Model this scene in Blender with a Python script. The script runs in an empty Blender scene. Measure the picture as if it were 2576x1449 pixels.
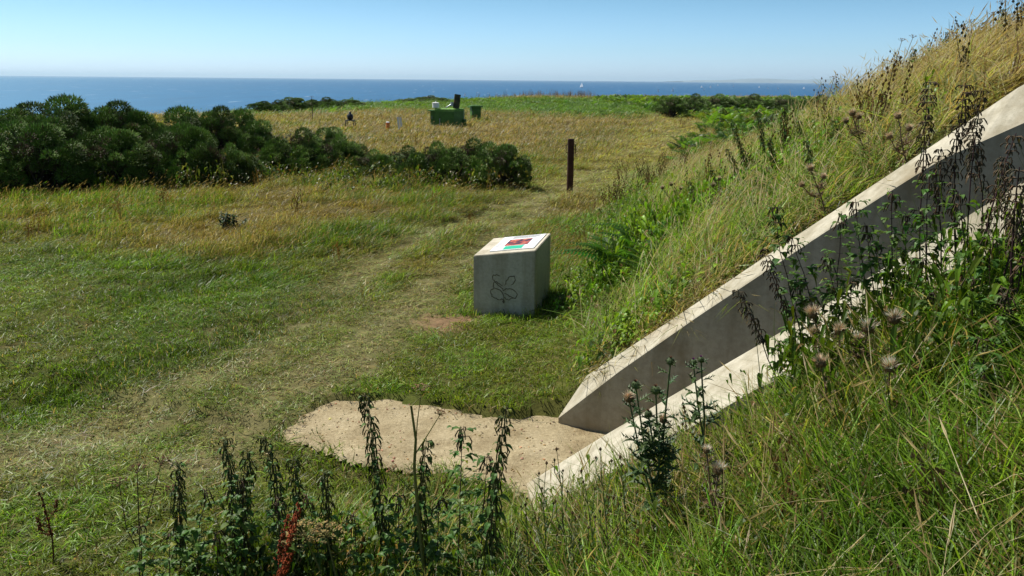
import bpy, math, random
import numpy as np
from mathutils import Vector, Matrix, Euler

R = math.radians
random.seed(7)
rng = np.random.default_rng(7)
scene = bpy.context.scene
COL = scene.collection

# ------------------------------------------------------------------ camera
FPX, CX, CY = 2021.5, 1288.0, 724.5          # focal length and centre of a 2576 x 1449 frame
CAM = np.array([0.0, 0.0, 3.0])
PITCH, ROLL = 14.53, 0.5
_p, _r = R(90 - PITCH), R(-ROLL)
MCAM = np.array([[math.cos(_r), 0, math.sin(_r)], [0, 1, 0], [-math.sin(_r), 0, math.cos(_r)]]) @ \
    np.array([[1, 0, 0], [0, math.cos(_p), -math.sin(_p)], [0, math.sin(_p), math.cos(_p)]])
cd = bpy.data.cameras.new('camera')
cd.sensor_width = 36.0
cd.lens = 36.0 * FPX / 2576.0
cd.clip_start, cd.clip_end = 0.05, 200000.0
cam = bpy.data.objects.new('camera', cd)
cam.location = CAM
cam.rotation_euler = (_p, _r, 0)
COL.objects.link(cam)
scene.camera = cam


def ray(x, y):
    return MCAM @ np.array([(x - CX) / FPX, -(y - CY) / FPX, -1.0])


def atz(x, y, z=0.0):
    d = ray(x, y)
    return CAM + d * ((z - CAM[2]) / d[2])


def atY(x, y, Y):
    d = ray(x, y)
    return CAM + d * (Y / d[1])


# ------------------------------------------------------------------ noise
_tab = {}


def vn(x, y, s, seed=0):
    """smooth value noise, 0..1, feature size s metres"""
    if seed not in _tab:
        _tab[seed] = np.random.default_rng(1000 + seed).random((256, 256))
    T = _tab[seed]
    x = np.asarray(x, float) / s + 57.3
    y = np.asarray(y, float) / s + 91.7
    xi, yi = np.floor(x).astype(int), np.floor(y).astype(int)
    fx, fy = x - xi, y - yi
    fx, fy = fx * fx * (3 - 2 * fx), fy * fy * (3 - 2 * fy)
    a, b = T[xi % 256, yi % 256], T[(xi + 1) % 256, yi % 256]
    c, d = T[xi % 256, (yi + 1) % 256], T[(xi + 1) % 256, (yi + 1) % 256]
    return (a * (1 - fx) + b * fx) * (1 - fy) + (c * (1 - fx) + d * fx) * fy


def fbm(x, y, s, seed=0, o=3):
    t, w, n = 0, 0, 1.0
    for k in range(o):
        t = t + n * vn(x, y, s / 2 ** k, seed + k * 17)
        w += n
        n *= 0.5
    return t / w


def sst(a, b, v):
    t = np.clip((np.asarray(v, float) - a) / (b - a), 0, 1)
    return t * t * (3 - 2 * t)


# ------------------------------------------------------------------ layout of passage and mound
WANG = R(25)
DV = np.array([math.cos(WANG), -math.sin(WANG), 0])      # along the passage, into the mound
NV = np.array([math.sin(WANG), math.cos(WANG), 0])       # across it, away from the camera
P0 = atz(1410, 1050)


def ab(x, y):
    x, y = np.asarray(x, float), np.asarray(y, float)
    return (x - P0[0]) * DV[0] + (y - P0[1]) * DV[1], (x - P0[0]) * NV[0] + (y - P0[1]) * NV[1]


def onplane(x, y, b):
    q = ray(x, y)
    t = ((P0 + b * NV - CAM) @ NV) / (q @ NV)
    P = CAM + t * q
    return float((P - P0) @ DV), float(P[2])


FAR_W, NEAR_I, NEAR_W = 0.27, -1.2, 0.55
far_in = [(-0.02, 0.0)] + [onplane(*q, 0.0) for q in [(1560, 930), (1760, 790), (2064, 588), (2364, 399), (2576, 305)]]
far_out = [onplane(*q, FAR_W) for q in [(1476, 945), (1525, 912), (1688, 805), (1985, 605), (2280, 410), (2576, 210)]]
near_in = [onplane(*q, NEAR_I) for q in [(1325, 1216), (1510, 1101), (1807, 926), (2003, 812), (2288, 633), (2576, 455)]]
near_out = [onplane(*q, NEAR_I - NEAR_W) for q in [(1345, 1290), (1392, 1268), (1584, 1160), (1780, 1046), (1914, 968)]]
for L in (far_in, far_out, near_in, near_out):
    s, z = L[-1]
    L.append((s + 1.0, z + 0.62))
    L.append((s + 4.5, z + 0.9))


def lin(L, s):
    return np.interp(s, [q[0] for q in L], [q[1] for q in L])


APRON_D = [(712, 1082), (745, 1052), (790, 1030), (835, 1008), (872, 1001), (935, 1006), (1000, 1010), (1060, 1016), (1120, 1026),
           (1190, 1040), (1260, 1052), (1340, 1052), (1410, 1053)]
APRON_D2 = [(1330, 1225), (1260, 1212), (1200, 1196), (1100, 1172), (1000, 1166), (940, 1156), (880, 1142), (825, 1122), (780, 1106), (740, 1094)]
apron_poly = [atz(*q, -0.05) for q in APRON_D]
for s in (0.5, 1.5, 3.0, 5.0):
    apron_poly.append(P0 + DV * s + NV * 0.04)
for s in (5.0, 3.0, 1.5, 0.5):
    apron_poly.append(P0 + DV * s + NV * (NEAR_I - 0.04))
apron_poly += [atz(*q, -0.05) for q in APRON_D2]
apron_poly = np.array(apron_poly)[:, :2]


def inpoly(x, y, P):
    x, y = np.asarray(x, float), np.asarray(y, float)
    c = np.zeros(x.shape, bool)
    n = len(P)
    for i in range(n):
        x0, y0 = P[i]
        x1, y1 = P[(i + 1) % n]
        m = ((y0 > y) != (y1 > y))
        with np.errstate(divide='ignore', invalid='ignore'):
            c ^= m & (x < (x1 - x0) * (y - y0) / (y1 - y0 + 1e-12) + x0)
    return c


def dpoly(x, y, P, closed=False):
    x, y = np.asarray(x, float), np.asarray(y, float)
    best = np.full(x.shape, 1e9)
    n = len(P)
    for i in range(n if closed else n - 1):
        ax, ay = P[i][:2]
        bx, by = P[(i + 1) % n][:2]
        vx, vy = bx - ax, by - ay
        t = np.clip(((x - ax) * vx + (y - ay) * vy) / (vx * vx + vy * vy + 1e-9), 0, 1)
        best = np.minimum(best, np.hypot(x - ax - t * vx, y - ay - t * vy))
    return best


def apron_sd(x, y):
    d = dpoly(x, y, apron_poly, True)
    return np.where(inpoly(x, y, apron_poly), -d, d)


PATH = [atz(*q) for q in [(-700, 1330), (60, 1130), (330, 1010), (560, 905), (760, 800), (900, 690), (1010, 615), (1150, 560), (1290, 515), (1400, 486)]]
PATH_B = [atz(*q) for q in [(1400, 486), (1520, 440), (1610, 392), (1690, 345), (1730, 315), (1690, 296), (1640, 286), (1600, 280)]]
PATH_L = [atz(*q) for q in [(500, 1130), (700, 1010), (860, 900), (1000, 800), (1120, 700), (1220, 610), (1330, 540), (1400, 486)]]
RUT_A = [atz(*q) for q in [(-100, 1010), (330, 925), (540, 868), (690, 812), (830, 745)]]
RUT_B = [atz(*q) for q in [(380, 745), (520, 702), (650, 664), (800, 625), (900, 605), (1010, 565)]]
RUT_C = [atz(*q) for q in [(1380, 470), (1480, 445), (1560, 405)]]


def edge_y(x):
    return 54 + 40 * sst(-31, -19, x) + 52 * sst(-19, 6, x) + 12 * sst(6, 60, x) + 3 * np.sin(np.asarray(x) * 0.31)


def ground_z(x, y):
    x, y = np.asarray(x, float), np.asarray(y, float)
    a, b = ab(x, y)
    bp, bn = np.clip(b, 0, 60), np.clip(-1.2 - b, 0, 30)
    toe = -0.33 * np.minimum(bp, 14) - 0.16 * np.clip(bp - 14, 0, None) + 0.55 * sst(-1.1, -1.5, b) - 0.06 * bn
    slope = np.where(b > 0, 0.86 - 0.033 * np.minimum(bp, 10), 0.84 - 0.075 * np.minimum(bn, 4.5))
    r = a - toe
    z = slope * 0.5 * (r + np.sqrt(r * r + 0.12)) - 0.02
    k, P = 3.2, 3.4
    z = np.where(z < P + 3, -np.logaddexp(-k * np.clip(z, None, 12), -k * P) / k, P)
    z = z * sst(24, 5, b)
    m = np.clip(z, 0, 1)
    lump = (fbm(x, y, 1.4, 3) - 0.5) * (0.08 + 0.12 * sst(9, 13, y + 0.35 * x)) + (fbm(x, y, 6.0, 5) - 0.5) * 0.25 * sst(8, 25, y)
    lump = lump * sst(-0.1, 0.8, apron_sd(x, y)) if x.size < 4e6 else lump
    rut = -0.05 * np.exp(-(dpoly(x, y, PATH) / 0.5) ** 2) - 0.05 * np.exp(-(dpoly(x, y, RUT_A) / 0.3) ** 2) - 0.07 * np.exp(-(dpoly(x, y, RUT_B) / 0.3) ** 2)
    z = z + lump * (1 - 0.5 * m) + rut
    z = z - 0.17 * np.exp(-((b - NEAR_I + NEAR_W) / 0.55) ** 2) * (b < NEAR_I) * sst(2.6, 1.9, a)
    # passage cut between the two walls
    inside = (b < FAR_W * 0.55) & (b > NEAR_I - 0.3) & (a > -0.35)
    z = np.where(inside, np.minimum(z, -0.1), z)
    z = np.where((apron_sd(x, y) < 0.0) & (a < 0.2), -0.12, z)
    ey = edge_y(x)
    z = z - np.clip(y - ey, 0, None) ** 1.15 * 0.35
    return np.maximum(z, -45.0)


def gz(x, y):
    return float(ground_z(np.array([x]), np.array([y]))[0])


def hit(x, y):
    """where the line of sight through a frame point meets the ground"""
    d = ray(x, y)
    ts = np.concatenate([np.linspace(0.8, 14, 900), np.geomspace(14, 200, 1500)])
    X, Y, Z = CAM[0] + d[0] * ts, CAM[1] + d[1] * ts, CAM[2] + d[2] * ts
    g = ground_z(X, Y)
    ok = (Z < g) & (ts > 1.6)
    if not ok.any():
        return hit(x, y + 4)
    i = np.argmax(ok)
    return np.array([X[i], Y[i], g[i]])


# ------------------------------------------------------------------ mesh builder
class MB:
    def __init__(s):
        s.v, s.f, s.c, s.m = [], [], [], []

    def add(s, vs, fs, col, mat=0):
        o = len(s.v)
        s.v.extend([tuple(q) for q in vs])
        if isinstance(col, list):
            s.c.extend(col)
        else:
            s.c.extend([col] * len(vs))
        s.f.extend([tuple(i + o for i in f) for f in fs])
        s.m.extend([mat] * len(fs))

    def box(s, c, size, col=(1, 1, 1), rz=0.0, M=None, bev=0.0):
        sx, sy, sz = size[0] / 2, size[1] / 2, size[2] / 2
        vs = [Vector((x, y, z)) for z in (-sz, sz) for y in (-sy, sy) for x in (-sx, sx)]
        M = M or Matrix.Rotation(rz, 4, 'Z')
        s.add([M @ q + Vector(c) for q in vs], [(0, 2, 3, 1), (4, 5, 7, 6), (0, 1, 5, 4), (2, 6, 7, 3), (0, 4, 6, 2), (1, 3, 7, 5)], col)

    def tube(s, pts, rad, col=(1, 1, 1), n=5, cap=True):
        pts = [Vector(q) for q in pts]
        k = len(pts)
        if not hasattr(rad, '__len__'):
            rad = [rad] * k
        vs, fs = [], []
        for i, q in enumerate(pts):
            t = (pts[min(i + 1, k - 1)] - pts[max(i - 1, 0)])
            t = t.normalized() if t.length > 1e-9 else Vector((0, 0, 1))
            u = t.cross(Vector((0.31, 0.95, 0.1))).normalized()
            w = t.cross(u)
            for j in range(n):
                an = 2 * math.pi * j / n
                vs.append(q + (u * math.cos(an) + w * math.sin(an)) * rad[i])
        for i in range(k - 1):
            for j in range(n):
                a, b = i * n + j, i * n + (j + 1) % n
                fs.append((a, b, b + n, a + n))
        if cap:
            fs.append(tuple(range(n - 1, -1, -1)))
            fs.append(tuple((k - 1) * n + j for j in range(n)))
        cols = col
        if isinstance(col, list):
            cols = [col[i] for i in range(k) for j in range(n)]
        s.add(vs, fs, cols)

    def lathe(s, prof, c=(0, 0, 0), n=16, col=(1, 1, 1), M=None):
        vs, fs = [], []
        M = M or Matrix.Identity(4)
        for (r, z) in prof:
            for j in range(n):
                an = 2 * math.pi * j / n
                vs.append(M @ Vector((r * math.cos(an), r * math.sin(an), z)) + Vector(c))
        for i in range(len(prof) - 1):
            for j in range(n):
                a, b = i * n + j, i * n + (j + 1) % n
                fs.append((a, b, b + n, a + n))
        fs.append(tuple(range(n - 1, -1, -1)))
        fs.append(tuple((len(prof) - 1) * n + j for j in range(n)))
        s.add(vs, fs, col)

    def leaf(s, base, d, L, W, droop=0.5, col=(1, 1, 1), fold=0.25, tipc=None, up=None):
        """a pointed leaf folded along its midrib, curving down"""
        b = Vector(base)
        d = Vector(d).normalized()
        sd = d.cross(Vector(up or (0, 0, 1)))
        sd = sd.normalized() if sd.length > 1e-4 else Vector((1, 0, 0))
        st = ((0.0, 0.06), (0.22, 0.8), (0.45, 1.0), (0.72, 0.62), (1.0, 0.0))
        vs, cols = [], []
        for t, w in st:
            p = b + d * (L * t * (1 - 0.25 * droop * t)) + Vector((0, 0, -droop * L * t * t * 0.8))
            nrm = Vector((0, 0, 1))
            cc = col if tipc is None else tuple(col[i] * (1 - t) + tipc[i] * t for i in range(3))
            if w == 0.0:
                vs.append(p)
                cols.append(cc)
            else:
                vs += [p + sd * (W * 0.5 * w) + nrm * (fold * W * 0.5 * w), p, p - sd * (W * 0.5 * w) + nrm * (fold * W * 0.5 * w)]
                cols += [cc] * 3
        fs = []
        for i in range(3):
            o = i * 3
            fs += [(o, o + 1, o + 4, o + 3), (o + 1, o + 2, o + 5, o + 4)]
        fs += [(9, 10, 12), (10, 11, 12)]
        s.add(vs, fs, cols)

    def spike(s, base, d, L, w, col=(1, 1, 1), tipc=None):
        b = Vector(base)
        d = Vector(d).normalized()
        u = d.orthogonal().normalized()
        q = d.cross(u)
        vs = [b + u * w, b - u * w * 0.5 + q * w * 0.87, b - u * w * 0.5 - q * w * 0.87, b + d * L]
        s.add(vs, [(0, 1, 3), (1, 2, 3), (2, 0, 3)], [col] * 3 + [tipc or col])

    def blob(s, c, r, col=(1, 1, 1), sq=1.0):
        c = Vector(c)
        vs = [c + Vector(q) for q in ((r, 0, 0), (-r, 0, 0), (0, r, 0), (0, -r, 0), (0, 0, r * sq), (0, 0, -r * sq))]
        s.add(vs, [(0, 2, 4), (2, 1, 4), (1, 3, 4), (3, 0, 4), (2, 0, 5), (1, 2, 5), (3, 1, 5), (0, 3, 5)], col)

    def mesh(s, name, mats, smooth=False):
        me = bpy.data.meshes.new(name)
        me.from_pydata(s.v, [], s.f)
        at = me.attributes.new('Col', 'FLOAT_COLOR', 'POINT')
        c = np.ones((len(s.v), 4), np.float32)
        c[:, :3] = np.array([q[:3] for q in s.c], np.float32)
        at.data.foreach_set('color', c.ravel())
        for m in (mats if isinstance(mats, (list, tuple)) else [mats]):
            me.materials.append(m)
        if any(s.m):
            me.polygons.foreach_set('material_index', s.m)
        if smooth:
            me.polygons.foreach_set('use_smooth', [True] * len(me.polygons))
        me.update()
        return me


def link(name, me, parent=None, loc=None):
    o = bpy.data.objects.new(name, me)
    COL.objects.link(o)
    if parent is not None:
        o.parent = parent
    if loc is not None:
        o.location = loc
    return o


def part(name, mb, mat, parent, smooth=False, label=None):
    o = link(name, mb.mesh(name, mat, smooth), parent)
    if label:
        o['label'] = label
    return o


def tag(o, label=None, cat=None, group=None, kind=None):
    if label:
        o['label'] = label
    if cat:
        o['category'] = cat
    if group:
        o['group'] = group
    if kind:
        o['kind'] = kind
    return o


def thing(name, loc, label, cat, group=None, rz=0.0):
    o = bpy.data.objects.new(name, None)
    o.empty_display_size = 0.2
    COL.objects.link(o)
    o.location = loc
    o.rotation_euler = (0, 0, rz)
    return tag(o, label, cat, group)


def copy_tree(o, parent=None):
    c = o.copy()
    COL.objects.link(c)
    if parent is not None:
        c.parent = parent
    for ch in list(o.children):
        copy_tree(ch, c)
    return c


# ------------------------------------------------------------------ materials
def newmat(name):
    m = bpy.data.materials.new(name)
    m.use_nodes = True
    nt = m.node_tree
    nt.nodes.clear()
    out = nt.nodes.new('ShaderNodeOutputMaterial')
    return m, nt, out


def nd(nt, t, **k):
    n = nt.nodes.new(t)
    for a, v in k.items():
        setattr(n, a, v)
    return n


def noise(nt, scale, detail=4, rough=0.6, coord='Object'):
    tc = nd(nt, 'ShaderNodeTexCoord')
    n = nd(nt, 'ShaderNodeTexNoise')
    n.inputs['Scale'].default_value = scale
    n.inputs['Detail'].default_value = detail
    n.inputs['Roughness'].default_value = rough
    nt.links.new(tc.outputs[coord], n.inputs['Vector'])
    return n


def ramp(nt, src, stops):
    r = nd(nt, 'ShaderNodeValToRGB')
    el = r.color_ramp.elements
    while len(el) > 1:
        el.remove(el[-1])
    el[0].position = stops[0][0]
    el[0].color = (*stops[0][1], 1)
    for p, c in stops[1:]:
        e = el.new(p)
        e.color = (*c, 1)
    nt.links.new(src, r.inputs['Fac'])
    return r


def mul(nt, a, b, fac=1.0, blend='MULTIPLY'):
    m = nd(nt, 'ShaderNodeMix', data_type='RGBA', blend_type=blend)
    if hasattr(fac, 'is_output') or not isinstance(fac, (int, float)):
        nt.links.new(fac, m.inputs[0])
    else:
        m.inputs[0].default_value = fac
    nt.links.new(a, m.inputs[6])
    if isinstance(b, tuple):
        m.inputs[7].default_value = (*b, 1)
    else:
        nt.links.new(b, m.inputs[7])
    return m.outputs[2]


def bump(nt, src, strength, dist, target):
    b = nd(nt, 'ShaderNodeBump')
    b.inputs['Strength'].default_value = strength
    b.inputs['Distance'].default_value = dist
    nt.links.new(src, b.inputs['Height'])
    nt.links.new(b.outputs[0], target)


def plain(name, col, rough=0.6, metal=0.0, var=0.25, scale=6.0, spec=0.4, bmp=0.15, bscale=None, stops=None):
    m, nt, out = newmat(name)
    p = nd(nt, 'ShaderNodeBsdfPrincipled')
    n = noise(nt, scale)
    lo, hi = tuple(c * (1 - var) for c in col), tuple(min(1, c * (1 + var)) for c in col)
    r = ramp(nt, n.outputs['Fac'], stops or [(0.3, lo), (0.7, hi)])
    nt.links.new(r.outputs[0], p.inputs['Base Color'])
    p.inputs['Roughness'].default_value = rough
    p.inputs['Metallic'].default_value = metal
    p.inputs['Specular IOR Level'].default_value = spec
    if bmp:
        n2 = noise(nt, bscale or scale * 6, 5)
        bump(nt, n2.outputs['Fac'], bmp, 0.02, p.inputs['Normal'])
    nt.links.new(p.outputs[0], out.inputs[0])
    return m


def leafmat(name, trans=0.4, rough=0.55, tb=1.3, inst=False, spec=0.25):
    """vertex-coloured plant tissue that lets some light through"""
    m, nt, out = newmat(name)
    if inst:
        t = nd(nt, 'ShaderNodeAttribute', attribute_type='INSTANCER', attribute_name='tint')
        d = nd(nt, 'ShaderNodeAttribute', attribute_type='INSTANCER', attribute_name='dry')
        v = nd(nt, 'ShaderNodeAttribute', attribute_type='GEOMETRY', attribute_name='bv')
        sp = nd(nt, 'ShaderNodeSeparateColor')
        nt.links.new(v.outputs['Color'], sp.inputs[0])
        # dry blades: threshold of the blade's own random against the tuft's dryness
        lt = nd(nt, 'ShaderNodeMath', operation='LESS_THAN')
        nt.links.new(sp.outputs[1], lt.inputs[0])
        nt.links.new(d.outputs['Fac'], lt.inputs[1])
        # dry colours differ from blade to blade
        dc = ramp(nt, sp.outputs[2], [(0.0, (0.17, 0.095, 0.035)), (0.35, (0.26, 0.185, 0.075)), (0.75, (0.38, 0.31, 0.15)), (1.0, (0.48, 0.42, 0.25))])
        c = mul(nt, t.outputs['Color'], dc.outputs[0], lt.outputs[0], 'MIX')
        gr = nd(nt, 'ShaderNodeCombineColor')
        for i in range(3):
            nt.links.new(sp.outputs[0], gr.inputs[i])
        base = mul(nt, c, gr.outputs[0])
    else:
        v = nd(nt, 'ShaderNodeAttribute', attribute_type='GEOMETRY', attribute_name='Col')
        n = noise(nt, 9.0, 3)
        r = ramp(nt, n.outputs['Fac'], [(0.3, (0.7, 0.7, 0.7)), (0.7, (1.25, 1.25, 1.2))])
        base = mul(nt, v.outputs['Color'], r.outputs[0])
    p = nd(nt, 'ShaderNodeBsdfPrincipled')
    p.inputs['Roughness'].default_value = rough
    p.inputs['Specular IOR Level'].default_value = spec
    nt.links.new(base, p.inputs['Base Color'])
    if trans > 0:
        tr = nd(nt, 'ShaderNodeBsdfTranslucent')
        tcol = mul(nt, base, (1.25 * tb, 1.2 * tb, 0.6 * tb))
        nt.links.new(tcol, tr.inputs[0])
        mx = nd(nt, 'ShaderNodeMixShader')
        mx.inputs[0].default_value = trans
        nt.links.new(p.outputs[0], mx.inputs[1])
        nt.links.new(tr.outputs[0], mx.inputs[2])
        nt.links.new(mx.outputs[0], out.inputs[0])
    else:
        nt.links.new(p.outputs[0], out.inputs[0])
    return m


def concrete(name, lo, hi, stain, scale=2.0):
    m, nt, out = newmat(name)
    p = nd(nt, 'ShaderNodeBsdfPrincipled')
    n = noise(nt, scale, 6, 0.65)
    c = ramp(nt, n.outputs['Fac'], [(0.25, lo), (0.75, hi)])
    n2 = noise(nt, scale * 9, 5, 0.7)
    c2 = ramp(nt, n2.outputs['Fac'], [(0.3, (0.80, 0.79, 0.76)), (0.6, (1.04, 1.03, 1.02))])
    base = mul(nt, c.outputs[0], c2.outputs[0])
    n3 = noise(nt, scale * 0.6, 5, 0.7)
    f = ramp(nt, n3.outputs['Fac'], [(0.56, (0, 0, 0)), (0.74, (1, 1, 1))])
    base = mul(nt, base, stain, f.outputs[0], 'MIX')
    n5 = noise(nt, 70, 2)
    pit = ramp(nt, n5.outputs['Fac'], [(0.68, (0, 0, 0)), (0.74, (0.5, 0.5, 0.5))])
    base = mul(nt, base, tuple(q * 0.4 for q in lo), pit.outputs[0], 'MIX')
    # runs of rain staining and a soiled foot
    tcs = nd(nt, 'ShaderNodeTexCoord')
    mps = nd(nt, 'ShaderNodeMapping')
    mps.inputs['Scale'].default_value = (7, 7, 0.7)
    nt.links.new(tcs.outputs['Object'], mps.inputs[0])
    ns = nd(nt, 'ShaderNodeTexNoise')
    ns.inputs['Scale'].default_value = 1.0
    ns.inputs['Detail'].default_value = 5
    nt.links.new(mps.outputs[0], ns.inputs['Vector'])
    rs = ramp(nt, ns.outputs['Fac'], [(0.38, (0.78, 0.76, 0.70)), (0.58, (1.03, 1.03, 1.02))])
    base = mul(nt, base, rs.outputs[0])
    sz = nd(nt, 'ShaderNodeSeparateXYZ')
    nt.links.new(tcs.outputs['Object'], sz.inputs[0])
    ad = nd(nt, 'ShaderNodeMath', operation='MULTIPLY_ADD')
    nt.links.new(n3.outputs['Fac'], ad.inputs[0])
    ad.inputs[1].default_value = 0.9
    nt.links.new(sz.outputs[2], ad.inputs[2])
    fz = ramp(nt, ad.outputs[0], [(0.30, (0.6, 0.6, 0.6)), (0.62, (0, 0, 0))])
    base = mul(nt, base, tuple(q * k for q, k in zip(stain, (0.95, 0.86, 0.7))), fz.outputs[0], 'MIX')
    nt.links.new(base, p.inputs['Base Color'])
    p.inputs['Roughness'].default_value = 0.85
    p.inputs['Specular IOR Level'].default_value = 0.2
    n4 = noise(nt, 55, 5, 0.7)
    bump(nt, n4.outputs['Fac'], 0.25, 0.01, p.inputs['Normal'])
    nt.links.new(p.outputs[0], out.inputs[0])
    return m


M_grass = leafmat('grass_blade', 0.40, 0.42, 1.3, inst=True, spec=0.22)
M_leaf = leafmat('leaf', 0.38, 0.5, 1.3)
M_gorse = leafmat('gorse_needle', 0.25, 0.6, 1.2)
M_stem = leafmat('stem', 0.0, 0.6)
M_seed = leafmat('seed', 0.22, 0.8, 1.1)
M_conc = concrete('wall_concrete', (0.345, 0.320, 0.246), (0.440, 0.415, 0.330), (0.28, 0.232, 0.150))
M_stone = concrete('block_concrete', (0.43, 0.402, 0.325), (0.53, 0.50, 0.41), (0.37, 0.335, 0.25), 3.0)
M_white = plain('white_panel', (0.80, 0.81, 0.80), 0.35, var=0.03, bmp=0.0)
M_green = plain('green_strip', (0.02, 0.42, 0.24), 0.4, var=0.06, bmp=0)
M_text = plain('grey_print', (0.45, 0.47, 0.46), 0.5, var=0.1, bmp=0)
M_photo = plain('printed_picture', (0.2, 0.05, 0.03), 0.35, scale=11, bmp=0, stops=[(0.3, (0.012, 0.012, 0.03)), (0.46, (0.04, 0.018, 0.03)), (0.56, (0.45, 0.07, 0.03)), (0.64, (0.55, 0.22, 0.12)), (0.72, (0.04, 0.03, 0.05))])
M_rust = plain('rusty_steel', (0.06, 0.022, 0.013), 0.75, 0.2, 0.45, 9)
M_paintg = plain('dark_green_paint', (0.055, 0.150, 0.016), 0.5, var=0.3, scale=3)
M_moss = plain('mossy_green_top', (0.11, 0.24, 0.03), 0.8, var=0.35, scale=7, bmp=0.5)
M_lid = plain('weathered_lid', (0.05, 0.05, 0.03), 0.7, scale=5, bmp=0.1, stops=[(0.35, (0.018, 0.026, 0.012)), (0.55, (0.05, 0.06, 0.02)), (0.7, (0.14, 0.075, 0.025))])
M_drum = plain('white_paint', (0.78, 0.78, 0.76), 0.5, var=0.06)
M_black = plain('black_paint', (0.012, 0.013, 0.018), 0.45, var=0.3)
M_orange = plain('orange_plastic', (0.75, 0.17, 0.02), 0.5, var=0.15)
M_galv = plain('grey_metal', (0.35, 0.38, 0.4), 0.4, 0.6, var=0.15)
M_slab = concrete('slab_concrete', (0.42, 0.39, 0.30), (0.55, 0.52, 0.42), (0.30, 0.27, 0.17), 1.2)
M_bark = plain('dead_wood', (0.13, 0.105, 0.08), 0.9, var=0.4, scale=10)
M_trunk = plain('gorse_stem', (0.055, 0.042, 0.03), 0.9, var=0.4, scale=8)
M_sail = plain('white_sail', (0.85, 0.85, 0.85), 0.7, var=0.02, bmp=0)
M_hull = plain('white_hull', (0.7, 0.72, 0.75), 0.3, var=0.05, bmp=0)
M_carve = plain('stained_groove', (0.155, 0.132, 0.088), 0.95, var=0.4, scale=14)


def ground_mat():
    m, nt, out = newmat('turf_soil')
    p = nd(nt, 'ShaderNodeBsdfPrincipled')
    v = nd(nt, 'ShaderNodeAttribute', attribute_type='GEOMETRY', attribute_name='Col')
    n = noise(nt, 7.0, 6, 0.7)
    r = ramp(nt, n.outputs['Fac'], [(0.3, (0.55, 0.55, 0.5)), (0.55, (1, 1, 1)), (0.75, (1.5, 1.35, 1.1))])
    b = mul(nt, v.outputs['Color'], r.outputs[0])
    nt.links.new(b, p.inputs['Base Color'])
    p.inputs['Roughness'].default_value = 1.0
    p.inputs['Specular IOR Level'].default_value = 0.05
    n2 = noise(nt, 30, 6, 0.75)
    bump(nt, n2.outputs['Fac'], 0.6, 0.03, p.inputs['Normal'])
    nt.links.new(p.outputs[0], out.inputs[0])
    return m


def dirt_mat():
    m, nt, out = newmat('trodden_earth')
    p = nd(nt, 'ShaderNodeBsdfPrincipled')
    n = noise(nt, 2.2, 6, 0.65)
    c = ramp(nt, n.outputs['Fac'], [(0.3, (0.215, 0.165, 0.090)), (0.5, (0.325, 0.268, 0.160)), (0.72, (0.41, 0.348, 0.222))])
    n2 = noise(nt, 34, 4, 0.7)
    c2 = ramp(nt, n2.outputs['Fac'], [(0.3, (0.74, 0.72, 0.68)), (0.6, (1.05, 1.05, 1.05)), (0.72, (1.35, 1.38, 1.4))])
    b = mul(nt, c.outputs[0], c2.outputs[0])
    nt.links.new(b, p.inputs['Base Color'])
    p.inputs['Roughness'].default_value = 0.95
    p.inputs['Specular IOR Level'].default_value = 0.1
    n3 = noise(nt, 22, 6, 0.75)
    bump(nt, n3.outputs['Fac'], 0.6, 0.04, p.inputs['Normal'])
    nt.links.new(p.outputs[0], out.inputs[0])
    return m


def sea_mat():
    m, nt, out = newmat('sea_water')
    tc = nd(nt, 'ShaderNodeTexCoord')
    mp = nd(nt, 'ShaderNodeMapping')
    mp.inputs['Scale'].default_value = (0.02, 0.0035, 1)
    nt.links.new(tc.outputs['Object'], mp.inputs[0])
    n = nd(nt, 'ShaderNodeTexNoise')
    n.inputs['Scale'].default_value = 1.0
    n.inputs['Detail'].default_value = 5
    n.inputs['Roughness'].default_value = 0.6
    nt.links.new(mp.outputs[0], n.inputs['Vector'])
    r = ramp(nt, n.outputs['Fac'], [(0.3, (0.002, 0.046, 0.125)), (0.7, (0.004, 0.068, 0.175))])
    # white horses: scattered crests
    mp2 = nd(nt, 'ShaderNodeMapping')
    mp2.inputs['Scale'].default_value = (0.10, 0.006, 1)
    nt.links.new(tc.outputs['Object'], mp2.inputs[0])
    n2 = nd(nt, 'ShaderNodeTexNoise')
    n2.inputs['Scale'].default_value = 1.0
    n2.inputs['Detail'].default_value = 2
    nt.links.new(mp2.outputs[0], n2.inputs['Vector'])
    cap = ramp(nt, n2.outputs['Fac'], [(0.69, (0, 0, 0)), (0.75, (0.6, 0.6, 0.6))])
    b = mul(nt, r.outputs[0], (0.8, 0.85, 0.88), cap.outputs[0], 'MIX')
    df = nd(nt, 'ShaderNodeBsdfDiffuse')
    nt.links.new(b, df.inputs[0])
    gl = nd(nt, 'ShaderNodeBsdfGlossy')
    gl.inputs['Roughness'].default_value = 0.45
    gl.inputs['Color'].default_value = (0.5, 0.82, 1, 1)
    mx = nd(nt, 'ShaderNodeMixShader')
    mx.inputs[0].default_value = 0.16
    nt.links.new(df.outputs[0], mx.inputs[1])
    nt.links.new(gl.outputs[0], mx.inputs[2])
    nt.links.new(mx.outputs[0], out.inputs[0])
    return m


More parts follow.
